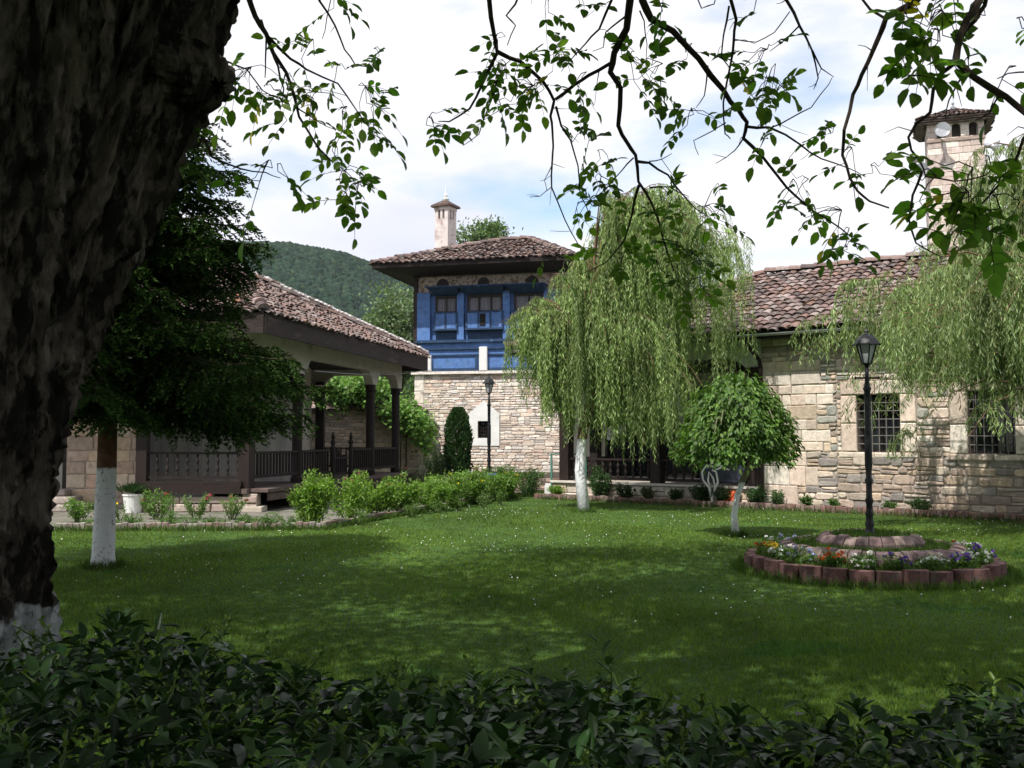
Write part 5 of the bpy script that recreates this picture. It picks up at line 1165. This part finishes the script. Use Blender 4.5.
# ================================================================== WALNUT: trunk, limbs, hanging branches, crown
wr = thing('walnut_tree', (-2.2, 4.0, 0), 'huge rough-barked walnut trunk with whitewashed foot, branches overhanging the lawn', 'tree')
def bark_tube(name, cps, rads, nseg=150, nl=220, amp=.06, seed=0, lobes=.06):
    # Catmull-Rom path
    pts = []; rs = []; n = len(cps)
    for t_ in np.linspace(0, n - 1.0001, nl):
        i = int(t_); f = t_ - i; p = [Vector(cps[max(0, min(n - 1, i + o_))]) for o_ in (-1, 0, 1, 2)]
        pts.append(.5 * ((2 * p[1]) + (-p[0] + p[2]) * f + (2 * p[0] - 5 * p[1] + 4 * p[2] - p[3]) * f * f + (-p[0] + 3 * p[1] - 3 * p[2] + p[3]) * f ** 3))
        rs.append(rads[i] + (rads[min(n - 1, i + 1)] - rads[i]) * f)
    V = []; X = Vector((1, 0, 0)); acc = 0
    for i, p in enumerate(pts):
        d = (pts[min(i + 1, nl - 1)] - pts[max(i - 1, 0)]).normalized(); X = (X - d * X.dot(d)).normalized(); Yv = d.cross(X)
        if i: acc += (pts[i] - pts[i - 1]).length
        for k in range(nseg):
            a = 2 * math.pi * k / nseg; c, s = math.cos(a), math.sin(a)
            q = Vector((c * rs[i], s * rs[i], 0)); n1 = noise.noise(Vector((c * 1.3, s * 1.3, acc * .55 + seed)))
            warp = noise.noise(Vector((c * 2, s * 2, acc * 1.3 + seed))) * .5
            rd = 1 - abs(noise.noise(Vector(((c + warp * .3) * 6.5, (s + warp * .3) * 6.5, acc * 2.2 + seed)))) * 3.0
            rd2 = 1 - abs(noise.noise(Vector((c * 15, s * 15, acc * 8 + seed)))) * 2.6
            fi = noise.noise(Vector((c * 30, s * 30, acc * 14 + seed)))
            r_ = rs[i] * (1 + lobes * 2 * n1) + amp * (.75 * rd - .4) + amp * .48 * rd2 + amp * .34 * fi
            V.append(p + (X * c + Yv * s) * r_)
    F_ = np.array([(i * nseg + k, i * nseg + (k + 1) % nseg, (i + 1) * nseg + (k + 1) % nseg, (i + 1) * nseg + k) for i in range(nl - 1) for k in range(nseg)])
    return np.array(V), F_
def pxr(p): return p / 1000 * 4.0
A_c = [at(-48, 800, 4.0), at(-56, 660, 4.0), at(-54, 540, 4.0), at(-44, 440, 4.0), at(-8, 340, 4.05), at(48, 230, 4.1), at(105, 110, 4.2), at(150, 0, 4.3), at(215, -150, 4.5)]
A_c[0] = Vector((-2.26, 4.0, -.1))
A_r = [.50, .40, .37, .37, .355, .325, .335, .32, .26]
B_c = [at(-60, 480, 3.9), at(-50, 360, 3.85), at(-35, 230, 3.8), at(0, 100, 3.75), at(30, -30, 3.7), at(40, -170, 3.7)]
B_r = [.30, .36, .36, .35, .31, .27]
Va, Fa = bark_tube('a', A_c, A_r, 190, 330, .062, 0); Vb, Fb = bark_tube('b', B_c, B_r, 150, 220, .055, 9)
kn = [at(160, 70, 4.15), at(195, 78, 4.1), at(214, 84, 4.05), at(219, 86, 4.03)]
Vk, Fk = bark_tube('k', kn, [.16, .13, .105, .03], 70, 50, .025, 4)
# boughs above the picture
boughs = []
def bough(cps, r0, r1, seed):
    v, f = bark_tube('x', cps, list(np.linspace(r0, r1, len(cps))), 28, 60, .02, seed); boughs.append((v, f)); return cps
top = A_c[-1]; tb2 = B_c[-1]
bA = bough([top + Vector((-.25, -.05, -.35)), Vector((.2, 4.9, 4.9)), Vector((1.8, 5.3, 5.5)), Vector((3.6, 5.6, 5.7)), Vector((5.4, 5.4, 5.6))], .24, .06, 11)
bB_ = bough([top + Vector((-.2, 0, -.3)), Vector((-.6, 5.6, 5.1)), Vector((-.4, 7.0, 5.9)), Vector((.2, 8.6, 6.6))], .20, .06, 12)
bC = bough([tb2 + Vector((0, 0, -.3)), Vector((-.8, 2.6, 4.6)), Vector((1.2, 2.2, 5.2)), Vector((3.4, 2.8, 5.3)), Vector((5.2, 3.6, 5.0))], .22, .06, 13)
bD = bough([tb2 + Vector((0, 0, -.3)), Vector((-2.6, 3.0, 5.2)), Vector((-3.6, 1.5, 6.2)), Vector((-4.8, -.5, 6.6))], .20, .06, 14)
bE = bough([tb2 + Vector((0, 0, -.2)), Vector((-1.4, 4.6, 6.0)), Vector((-2.6, 6.4, 7.2)), Vector((-4.4, 7.4, 7.8))], .22, .06, 15)
bF = bough([Vector((1.8, 5.3, 5.5)), Vector((3.2, 6.8, 6.3)), Vector((5.2, 7.8, 7.0)), Vector((7.2, 8.4, 7.2))], .12, .04, 16)
bG = bough([Vector((-.8, 2.6, 4.6)), Vector((-.4, .8, 5.6)), Vector((.6, -1.4, 6.4))], .14, .05, 17)
Vs = [Va, Vb, Vk] + [b[0] for b in boughs]; Fs = [Fa, Fb, Fk] + [b[1] for b in boughs]; o_ = 0; FF = []
for v, f in zip(Vs, Fs): FF.append(f + o_); o_ += len(v)
Vn = np.concatenate(Vs); np_mesh('trunk', Vn, np.concatenate(FF), np.ones((len(Vn), 3)), 'bark_big', wr, smooth=True)
# hanging branches drawn as (points px,py ; depth start, depth end ; radius start,end ; nearest bough)
HB = [
 ([(262, -70), (254, -20), (250, 0), (255, 16), (267, 34), (272, 53), (287, 72), (294, 94), (300, 116), (319, 147), (334, 163)], 5.9, 6.3, .024, .005),
 ([(267, 34), (291, 59), (306, 69), (337, 83), (356, 109), (369, 128)], 6.0, 6.4, .010, .003), ([(262, 20), (267, 34), (266, 60), (266, 78)], 6.0, 6.0, .009, .003), ([(272, 50), (277, 66), (284, 88), (282, 106)], 6.05, 6.0, .009, .003),
 ([(300, -60), (310, -20), (320, 0), (336, 25), (344, 50), (356, 66), (372, 69)], 5.7, 6.3, .010, .003), ([(222, 60), (236, 65), (247, 69), (262, 90), (280, 98)], 5.5, 6.0, .006, .003), ([(294, 106), (319, 122), (334, 130)], 6.1, 6.2, .005, .002),
 ([(196, 90), (206, 116), (203, 137), (212, 156), (240, 169), (266, 172), (281, 178)], 4.4, 4.9, .010, .002), ([(206, 130), (196, 150), (185, 158)], 4.5, 4.6, .006, .002), ([(333, -30), (330, 0), (326, 30), (322, 38)], 5.7, 5.9, .004, .002),
 ([(500, -70), (492, -25), (489, 0), (494, 34), (497, 53), (481, 84), (469, 109), (450, 122), (438, 121)], 5.6, 6.2, .021, .003), ([(496, 52), (521, 62), (542, 81), (555, 100), (551, 116), (553, 131), (553, 163), (552, 188), (564, 219), (579, 245)], 5.9, 6.4, .014, .003),
 ([(555, 100), (574, 84), (589, 75), (611, 64)], 6.0, 5.8, .010, .011), ([(555, 106), (562, 125), (570, 140), (578, 165), (580, 195), (590, 215), (605, 222)], 6.0, 6.3, .008, .002), ([(498, 80), (490, 105), (478, 135), (463, 146)], 6.0, 6.2, .006, .002),
 ([(552, 188), (540, 197), (530, 198)], 6.3, 6.3, .003, .002), ([(552, 165), (545, 180), (546, 190)], 6.3, 6.3, .003, .002), ([(525, -20), (515, 5), (507, 15), (516, 25), (508, 45)], 5.8, 6.0, .008, .003),
 ([(640, -70), (634, -30), (630, 0), (627, 28), (614, 53), (611, 72), (621, 88), (618, 125), (628, 142), (636, 156), (639, 181), (652, 203), (664, 240), (674, 270)], 5.4, 6.2, .028, .004), ([(639, 185), (633, 212), (624, 240), (605, 262), (583, 273)], 6.0, 6.3, .010, .002),
 ([(638, 161), (650, 162), (667, 175), (683, 194), (699, 212), (711, 219)], 5.9, 6.2, .010, .002), ([(650, 187), (670, 186), (690, 196)], 6.0, 6.1, .006, .002), ([(634, 158), (622, 170), (606, 188), (590, 200)], 5.9, 6.1, .005, .002), ([(650, 162), (662, 160), (672, 153)], 5.9, 6.0, .004, .002),
 ([(620, -30), (611, 0), (600, 28), (585, 45), (572, 58), (562, 72)], 5.5, 6.0, .010, .002), ([(628, 15), (618, 22), (606, 32), (603, 48), (593, 52)], 5.6, 5.9, .007, .002), ([(640, 10), (644, 22), (648, 45), (646, 60)], 5.5, 5.7, .005, .002),
 ([(645, -70), (642, -30), (642, 0), (652, 19), (674, 31), (699, 59), (724, 91), (740, 110), (746, 122), (744, 138), (761, 156), (786, 188), (806, 204), (826, 219), (853, 238), (857, 250)], 5.2, 6.3, .026, .003), ([(746, 127), (768, 128), (800, 145), (822, 158), (850, 168), (866, 178)], 5.6, 6.0, .009, .002),
 ([(768, 128), (790, 118), (812, 108), (828, 85), (833, 77)], 5.7, 5.9, .005, .002), ([(744, 138), (735, 150), (715, 163)], 5.6, 5.8, .005, .002), ([(722, -30), (730, 0), (736, 19), (733, 40), (730, 62), (724, 103), (725, 134), (730, 138)], 5.2, 5.6, .012, .003),
 ([(730, 5), (724, 35), (722, 58), (730, 68)], 5.3, 5.5, .006, .003), ([(708, 65), (704, 95), (697, 108)], 5.5, 5.7, .005, .002), ([(725, 122), (712, 132), (694, 140), (698, 155)], 5.5, 5.8, .004, .002), ([(690, -20), (702, 8), (714, 4), (718, -10)], 5.4, 5.5, .004, .003),
 ([(780, -40), (787, 0), (799, 27), (812, 50), (818, 78), (814, 90)], 5.2, 5.5, .012, .002), ([(812, 50), (822, 68), (834, 76)], 5.4, 5.5, .006, .002), ([(799, 27), (786, 40), (770, 52)], 5.4, 5.5, .005, .002), ([(735, 40), (755, 42), (775, 33), (790, 12)], 5.3, 5.4, .003, .003),
 ([(955, -40), (916, 0), (898, 10), (885, 18), (879, 35), (873, 51), (862, 75), (853, 94), (845, 129), (843, 156), (850, 178), (857, 191), (870, 201), (888, 207)], 4.1, 4.5, .015, .004),
 ([(985, -60), (980, -25), (978, 0), (966, 20), (959, 35), (957, 62), (974, 78), (1006, 96), (1024, 113), (1050, 135)], 3.7, 3.6, .017, .010), ([(957, 62), (940, 75), (933, 90), (931, 112), (915, 125), (908, 137), (912, 150), (921, 162), (926, 176), (955, 181), (985, 175), (998, 165)], 3.8, 4.0, .009, .002),
 ([(922, 172), (913, 195), (908, 219), (916, 242), (930, 252), (943, 256)], 3.9, 4.0, .006, .002), ([(1060, 90), (1036, 120), (1024, 141), (1010, 172), (990, 195), (970, 219), (951, 234)], 3.6, 3.9, .009, .002), ([(960, 35), (975, 20), (985, 5), (990, -20)], 3.8, 3.7, .010, .008),
 ([(1006, 96), (998, 98), (990, 112), (975, 120)], 3.6, 3.7, .005, .002), ([(965, 72), (948, 100), (945, 120)], 3.8, 3.9, .004, .002), ([(1060, 60), (1030, 72), (1008, 74), (998, 78)], 3.6, 3.8, .004, .002), ([(850, -15), (870, 10), (885, 18)], 4.2, 4.3, .005, .006)]
m = MB(); rr = random.Random(12); anchors = bA[1:] + bB_[1:] + bC[1:] + bF[1:]
for (pl_, d0, d1, ra, rb) in HB:
    n = len(pl_); pts = []
    for i, (x, y) in enumerate(pl_):
        q = at(x + rr.uniform(-1, 1), y + rr.uniform(-1, 1), d0 + (d1 - d0) * i / (n - 1) + rr.uniform(-.02, .02)); pts.append(q)
    rads = [ra + (rb - ra) * (i / (n - 1)) ** .8 for i in range(n)]
    if pl_[0][1] < -15:      # carry it up to the nearest bough
        best = min(((Vector(a).lerp(Vector(b), f) - pts[0]).length, Vector(a).lerp(Vector(b), f)) for L_ in (bA, bB_, bC, bF) for a, b in zip(L_[:-1], L_[1:]) for f in (0, .25, .5, .75, 1) if (Vector(a).lerp(Vector(b), f).z > pts[0].z))
        e = best[1]; md = pts[0].lerp(e, .5) + Vector((rr.uniform(-.1, .1), rr.uniform(-.1, .1), .12)); pts = [e, md] + pts; rads = [ra * 1.4, ra * 1.2] + rads
    # add kinks between the drawn points
    P2 = [pts[0]]; R2 = [rads[0]]
    for a, b, r1_, r2_ in zip(pts[:-1], pts[1:], rads[:-1], rads[1:]):
        w = (b - a).length * .035; P2.append(a.lerp(b, .5) + Vector((rr.uniform(-w, w), rr.uniform(-w, w), rr.uniform(-w, w)))); R2.append((r1_ + r2_) / 2 * rr.uniform(.95, 1.12)); P2.append(b); R2.append(r2_)
    m.tube(P2, R2, 7)
    for i in range(1, len(P2) - 1):      # bare side twigs
        if rr.random() < .18:
            d = Vector((rr.uniform(-1, 1), rr.uniform(-1, 1), rr.uniform(-1, .6))).normalized(); l_ = rr.uniform(.05, .2); m.tube([P2[i], P2[i] + d * l_ * .5, P2[i] + d * l_ + Vector((0, 0, rr.uniform(-.05, .02)))], [max(.002, R2[i] * .4), .002, .0012], 4, cap=False)
# leaf sprays: (px, py, radius px, depth, number of compound leaves)
LC = [(309, 47, 16, 6.1, 5), (334, 72, 12, 6.2, 3), (375, 56, 8, 6.3, 2), (366, 94, 20, 6.3, 7), (344, 119, 12, 6.2, 4), (375, 130, 16, 6.4, 4), (316, 100, 20, 6.1, 6), (303, 115, 12, 6.1, 3), (247, 75, 22, 5.8, 7), (256, 95, 12, 5.9, 3), (278, 98, 14, 6.0, 4), (281, 122, 8, 6.0, 2),
      (334, 153, 12, 6.2, 4), (350, 178, 18, 6.2, 6), (355, 190, 18, 6.2, 6), (262, 170, 18, 4.9, 4), (275, 174, 10, 4.9, 2), (431, 125, 14, 6.2, 5), (340, -3, 14, 5.8, 4), (205, 145, 14, 4.6, 3), (226, 68, 8, 5.6, 2), (292, 82, 10, 6, 2),
      (508, 72, 20, 6.0, 7), (527, 94, 22, 6.0, 8), (500, 108, 12, 6, 4), (557, 57, 20, 6.0, 7), (577, 80, 8, 5.9, 3), (500, 42, 12, 6, 3), (633, 66, 20, 5.8, 6), (655, 72, 16, 5.7, 5), (655, 88, 8, 5.7, 2), (686, 52, 12, 5.5, 3), (586, 140, 14, 6.2, 5), (602, 158, 8, 6.2, 2), (595, 184, 18, 6.2, 5), (583, 210, 14, 6.3, 4), (575, 195, 10, 6.3, 2),
      (699, 119, 14, 5.6, 5), (761, 58, 16, 5.5, 6), (770, 88, 22, 5.5, 9), (757, 100, 10, 5.5, 2), (767, 147, 8, 5.8, 2), (789, 187, 12, 6.0, 3), (708, 214, 20, 6.2, 6), (755, 3, 12, 5.3, 3), (664, 4, 14, 5.3, 4), (550, 1, 10, 5.8, 3), (580, 2, 8, 5.6, 2), (538, 88, 10, 6, 3),
      (830, 135, 12, 5.9, 3), (853, 156, 14, 6.0, 4), (873, 173, 10, 6.0, 3), (800, 187, 12, 6.1, 3), (834, 218, 20, 6.2, 7), (851, 236, 14, 6.3, 4), (845, 255, 8, 6.3, 2),
      (905, 14, 18, 4.1, 4), (935, 22, 24, 3.9, 6), (906, 62, 18, 4.0, 4), (935, 42, 22, 3.9, 5), (959, 54, 12, 3.8, 2), (970, 66, 10, 3.8, 1), (955, 5, 14, 3.9, 3), (985, 12, 10, 3.8, 1),
      (959, 205, 26, 3.9, 5), (978, 214, 28, 3.9, 6), (955, 240, 22, 3.9, 5), (927, 188, 16, 4.0, 3), (994, 168, 12, 3.9, 2), (1006, 208, 16, 3.8, 3), (968, 180, 16, 3.9, 4), (1022, 30, 8, 4.0, 2), (1012, 78, 10, 4.0, 2), (1000, 178, 10, 4, 1),
      (691, 262, 22, 6.1, 9), (674, 250, 16, 6.1, 5), (655, 268, 14, 6.2, 4), (696, 285, 12, 6.1, 4), (557, 256, 10, 6.3, 3), (625, 258, 12, 6.2, 3), (600, 250, 8, 6.3, 2), (648, 215, 10, 6.0, 3), (665, 195, 12, 6.0, 3)]
rng = np.random.default_rng(55); PP = []; DD = []; UU = []; LL = []; CL = []
def compound(p, d, sc=1.0):
    d = d.normalized(); ln = rng.uniform(.12, .22) * sc; npair = 2 if rng.random() < .55 else 3; drp = Vector((0, 0, -.22)); axis = [p + d * ln * s + drp * ln * s * s for s in (0, .35, .6, .82, 1)]
    m.tube(axis, [.0022, .002, .0018, .0015, .001], 4, cap=False)
    side = d.cross(Vector((0, 0, 1)))
    if side.length < .2: side = Vector((1, 0, 0))
    side.normalize(); up = side.cross(d); roll = rng.uniform(-.8, .8); side = side * math.cos(roll) + up * math.sin(roll); up = side.cross(d).normalized()
    cb = vcol(rng, 1, (.080, .155, .022), .3)[0]
    if rng.random() < .12: cb = np.array([.13, .2, .03])
    if rng.random() < .02: cb = np.array([.45, .36, .03])
    def lf(q, dd, l_):
        PP.append(q); DD.append(dd); UU.append(up + Vector(rng.normal(size=3) * .3)); LL.append(l_); CL.append(cb * rng.uniform(.85, 1.15))
    for j in range(npair):
        q = axis[1 + j]; l_ = rng.uniform(.06, .095) * sc * (.75 + .12 * j)
        for s in (-1, 1): 
            if rng.random() < .93: lf(q, d * .55 + side * s * .85 + Vector((0, 0, -.22)), l_)
    lf(axis[-1], d + Vector((0, 0, -.4)), rng.uniform(.08, .11) * sc)
for (px, py, rp, dep, ncp) in LC:
    c = at(px, py, dep); twc = c + Vector((rng.normal() * .03, 0, .05))
    for i in range(ncp):
        q = at(px + rng.normal() * rp * .5, py + rng.normal() * rp * .5, dep + rng.normal() * .12); d = Vector(rng.normal(size=3)) * .7 + (q - c) * 3 + Vector((0, 0, -.2))
        m.tube([twc, twc.lerp(q, .5) + Vector((0, 0, .02)), q], [.003, .0025, .002], 4, cap=False); compound(q, d, .95)
m.build('hanging_branches', 'bark_twig', wr)
leaves('hanging_leaves', np.array(PP), np.array(DD), np.array(UU), np.array(LL), np.array(LL) * .58, np.array(CL), 'walnut_leaf', wr, LEAF9)
# the crown overhead, above the view
rng = np.random.default_rng(66)
ncl = 1300; cx = rng.uniform(-13, 12, ncl); cyy = rng.uniform(-9.5, 10.5, ncl); cz = rng.uniform(5.2, 9.5, ncl); low = (cyy < -3.5) | (np.abs(cx) > 8); cz[low] = rng.uniform(2.6, 8.5, low.sum())  # low skirts behind and beside the camera added to cut sky light
k = (((cx + .5) / 12.5) ** 2 + ((cyy - .5) / 10) ** 2) < 1; cl = np.stack([cx, cyy, cz], 1)[k]
P = []
ntot = 200000; kk = rng.integers(0, len(cl), ntot); P = cl[kk] + rng.normal(size=(ntot, 3)) * np.array([.42, .42, .28])
px_, py_ = proj(P); keep = (P[:, 1] < .3) | (py_ < -25)
P = P[keep]; n = len(P); D = rnd_dirs(rng, n) + np.array([0, 0, -.35])
leaves('crown', P, D, rnd_dirs(rng, n) * .6 + np.array([0, 0, 1]), rng.uniform(.12, .17, n), .085, vcol(rng, n, (.05, .11, .018), .3), 'leaf', wr, LEAF4)
m = MB()
for i in range(0, len(cl), 3):
    e = Vector(cl[i]); best = min((((Vector(a).lerp(Vector(b), f)) - e).length, Vector(a).lerp(Vector(b), f)) for L_ in (bA, bB_, bC, bD, bE, bF, bG) for a, b in zip(L_[:-1], L_[1:]) for f in (.2, .6, 1))[1]
    mid = best.lerp(e, .5) + Vector((0, 0, .3)); q = np.array([list(mid), list(e), list(best.lerp(e, .25)), list(best.lerp(e, .75))]); a_, b_ = proj(q)
    if ((q[:, 1] > .3) & (b_ > -30)).any(): continue
    m.tube([best, mid, e], [.03, .02, .006], 5, cap=False)
m.build('limbs', 'bark_twig', wr)

# ================================================================== HEDGE in the foreground
hg = thing('privet_hedge', (0, 1.9, 0), 'dark glossy broad-leaved clipped hedge across the foreground', 'hedge')
rng = np.random.default_rng(91)
def hfar(x): return float(np.interp(x, [-3.2, -1.4, -.75, -.5, -.1, .2, .6, 1.2, 3.6], [2.35, 2.33, 2.31, 2.28, 2.2, 2.13, 2.03, 2.02, 2.08])) + .03 * math.sin(x * 6)
def htop(x, y): return 1.115 + .035 * math.sin(x * 3.1 + y * 2) + .03 * math.sin(x * 7.3 + 1) - .02 * (x > 0) * min(x, 1)
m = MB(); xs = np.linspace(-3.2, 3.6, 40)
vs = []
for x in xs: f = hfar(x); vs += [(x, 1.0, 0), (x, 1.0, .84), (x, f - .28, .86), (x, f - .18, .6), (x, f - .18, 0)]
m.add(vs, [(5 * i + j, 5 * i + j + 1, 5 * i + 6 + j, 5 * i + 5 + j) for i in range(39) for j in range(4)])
m.build('dark_core', 'void', hg)  # solid near-black core, the shade inside the hedge put into its colour
n = 30000; x = rng.uniform(-3.1, 3.4, n); y = rng.uniform(.95, 1, n); P = np.zeros((n, 3)); m = MB()
for i in range(n):
    f = hfar(x[i]); yy = rng.uniform(.98, f); P[i] = (x[i], yy, htop(x[i], yy) - abs(rng.normal()) * .11 - max(0, (yy - f + .25)) ** 2 * 1.6 + .03)
kf = rng.random(n) < .2
for i in np.where(kf)[0]: P[i] = (x[i], hfar(x[i]) + rng.normal() * .05, rng.uniform(.3, 1.05))
D = rnd_dirs(rng, n) * np.array([1, 1, .45]) + np.array([0, -.05, .06]); U_ = rnd_dirs(rng, n) * .45 + np.array([0, 0, 1])
leaves('foliage', P, D, U_, rng.uniform(.030, .056, n), rng.uniform(.015, .026, n), vcol(rng, n, (.022, .052, .014), .4, (.045, .09, .020), .14), 'gloss_leaf', hg, LEAF9)
# fresh shoots standing up out of it
ns = 620; PP = []; DD = []; UU = []; LL = []; CL = []
for i in range(ns):
    xx = rng.uniform(-3, 3.3); yy = rng.uniform(1.15, hfar(xx) - .05); b = Vector((xx, yy, htop(xx, yy) - .005)); hh = rng.uniform(.03, .08) * (1.5 if rng.random() < .03 else .8); tip = b + Vector((rng.normal() * .03, rng.normal() * .03, hh)); m.tube([b, b.lerp(tip, .5) + Vector((.005, 0, 0)), tip], [.0025, .002, .001], 4, cap=False)
    nl = rng.integers(5, 10); young = rng.random() < .85
    for j in range(nl):
        s = (j + .5) / nl; an = j * 2.4; q = b.lerp(tip, s); PP.append(q); DD.append((math.cos(an), math.sin(an), .5 + s)); UU.append((0, 0, 1)); LL.append((.05 if not young else .024) * (1.15 - .5 * s)); CL.append((.09, .15, .02) if young and s > .3 else (.03, .07, .018))
tag(m.build('shoots', 'stem', hg), kind='stuff'); leaves('shoot_leaves', np.array(PP), np.array(DD), np.array(UU) + rng.normal(size=(len(PP), 3)) * .2, np.array(LL), np.array(LL) * .42, np.array(CL), 'gloss_leaf', hg, LEAF9)

# ================================================================== GRASS and daisies
rng = np.random.default_rng(101)
def in_lawn(x, y):
    c = np.zeros(len(x), bool); n = len(lawn_poly); j = n - 1
    for i in range(n):
        xi, yi = lawn_poly[i]; xj, yj = lawn_poly[j]
        c ^= ((yi > y) != (yj > y)) & (x < (xj - xi) * (y - yi) / (yj - yi + 1e-12) + xi); j = i
    return c
N_ = 900000; u = rng.random(N_); y = 2.6 * (29 / 2.6) ** u; x = rng.uniform(-.66, .66, N_) * (y + 1.5); k = in_lawn(x, y) & ((x - FC.x) ** 2 + (y - FC.y) ** 2 > 1.5 ** 2); x, y = x[k], y[k]; n = len(x)
s = np.clip(y / 9, .7, 2.0); P = np.stack([x, y, np.full(n, .002)], 1); D = rng.normal(size=(n, 3)) * .42 + np.array([0, 0, 1]); D[:, 2] = np.abs(D[:, 2])
Ln = rng.uniform(.022, .048, n) * (.9 + .25 * np.sin(x * 1.3 + 2 * np.sin(y * .7))); S = nrm(np.cross(D, rnd_dirs(rng, n))) * (.0042 * s)[:, None]
Dn = nrm(D) * Ln[:, None]; V = np.stack([P - S, P + S, P + Dn], 1).reshape(-1, 3); FF = np.arange(3 * n).reshape(-1, 3)
pn = np.array([0.0] * 0); patch = .5 + .5 * np.sin(x * 1.1 + np.sin(y * 1.7)) * np.sin(y * .9 + np.sin(x * 1.9) * 1.5)
def fbm(x, y, f, sd_):
    r2 = np.random.default_rng(sd_); v = np.zeros(len(x)); a = 1.0
    for o2 in range(5):
        for _ in range(3):
            th = r2.uniform(0, 6.28); v += a / 3 * np.sin((x * np.cos(th) + y * np.sin(th)) * f + r2.uniform(0, 6.28) + 1.2 * np.sin((x * np.sin(th) - y * np.cos(th)) * f * .7))
        f *= 2.1; a *= .6
    return v
p1, p2 = fbm(x, y, .8, 1), fbm(x, y, 2.2, 2)
gc = vcol(rng, n, (.120, .192, .030), .38, (.16, .19, .055), .06) * (1 + .16 * p1)[:, None]
dry = p2 > 1.25; gc[dry] = gc[dry] * .5 + np.array([.15, .15, .05]) * .5
clo = (p2 < -1.1); gc[clo] *= np.array([.62, .85, .9])
tag(np_mesh('grass', V, FF, np.repeat(gc, 3, 0), 'grass'), 'short mown green grass covering the lawn', 'grass', kind='stuff')
# longer tufts along the edgings and round the bed
PP = []
for a_, b_ in [(kl[i], kl[i + 1]) for i in range(len(kl) - 1)] + [(kerbR0, kerbR1)]:
    k = int((b_ - a_).length * 420); t_ = rng.random(k); q = np.array(a_)[None] + (np.array(b_) - np.array(a_))[None] * t_[:, None]; q[:, 1] -= np.abs(rng.normal(size=k)) * .07 + .02; q[:, 0] += rng.normal(size=k) * .02; PP.append(q)
a = rng.uniform(0, 6.28, 3000); r_ = 1.51 + np.abs(rng.normal(size=3000)) * .05; PP.append(np.stack([FC.x + r_ * np.cos(a), FC.y + r_ * np.sin(a), np.zeros(3000)], 1))
for (bx, by, br) in ((fb0.x, fb0.y, .17), (wtr[0].x, wtr[0].y, .19), (tb.x, tb.y, .1)):
    a = rng.uniform(0, 6.28, 400); r_ = br + np.abs(rng.normal(size=400)) * .05; PP.append(np.stack([bx + r_ * np.cos(a), by + r_ * np.sin(a), np.zeros(400)], 1))
P = np.concatenate(PP); n = len(P); D = rng.normal(size=(n, 3)) * .4 + np.array([0, 0, 1])
tag(leaves('long_grass', P, D, rnd_dirs(rng, n), rng.uniform(.05, .15, n), .011, vcol(rng, n, (.085, .15, .03), .35), 'grass', None, LEAFW), 'longer unmown grass along the edgings and tree feet', 'grass', kind='stuff')
# daisies: small discs facing up, thicker towards the back
N_ = 7000; y = 3.5 + 24 * rng.random(N_) ** .75; x = rng.uniform(-.62, .62, N_) * (y + 1); dens = np.clip(.35 + .75 * fbm(x, y, 1.1, 7), 0, 1) ** 1.5 * np.clip((y - 6) / 13, .05, 1)
k = in_lawn(x, y) & (rng.random(N_) < dens) & ((x - FC.x) ** 2 + (y - FC.y) ** 2 > 1.65 ** 2); x, y = x[k], y[k]; n = len(x)
a = np.arange(6) * math.pi / 3; r_ = .0075; tx = rng.normal(size=n) * .25; ty = rng.normal(size=n) * .25 - .35
V = np.stack([x[:, None] + r_ * np.cos(a)[None], y[:, None] + r_ * np.sin(a)[None], .047 + tx[:, None] * r_ * np.cos(a)[None] - ty[:, None] * r_ * np.sin(a)[None]], 2).reshape(-1, 3)
tag(np_mesh('daisies', V, np.arange(6 * n).reshape(-1, 6), np.ones((len(V), 3)), 'daisy'), 'tiny white daisies scattered through the lawn', 'flowers', kind='stuff')

# the air of the valley
m = MB(); m.box(-900, 900, -60, 900, -3, 130)
hz = m.build('haze', 'void'); hz.data.materials.clear()
hm = bpy.data.materials.new('haze_air'); hm.use_nodes = True; t_ = hm.node_tree; t_.nodes.clear(); ho = t_.nodes.new('ShaderNodeOutputMaterial'); pv = t_.nodes.new('ShaderNodeVolumePrincipled')
pv.inputs['Color'].default_value = (.80, .88, 1, 1); pv.inputs['Density'].default_value = .00013; t_.links.new(pv.outputs[0], ho.inputs['Volume']); hz.data.materials.append(hm)
tag(hz, 'thin pale air that veils the far wooded hill', 'haze', kind='stuff')
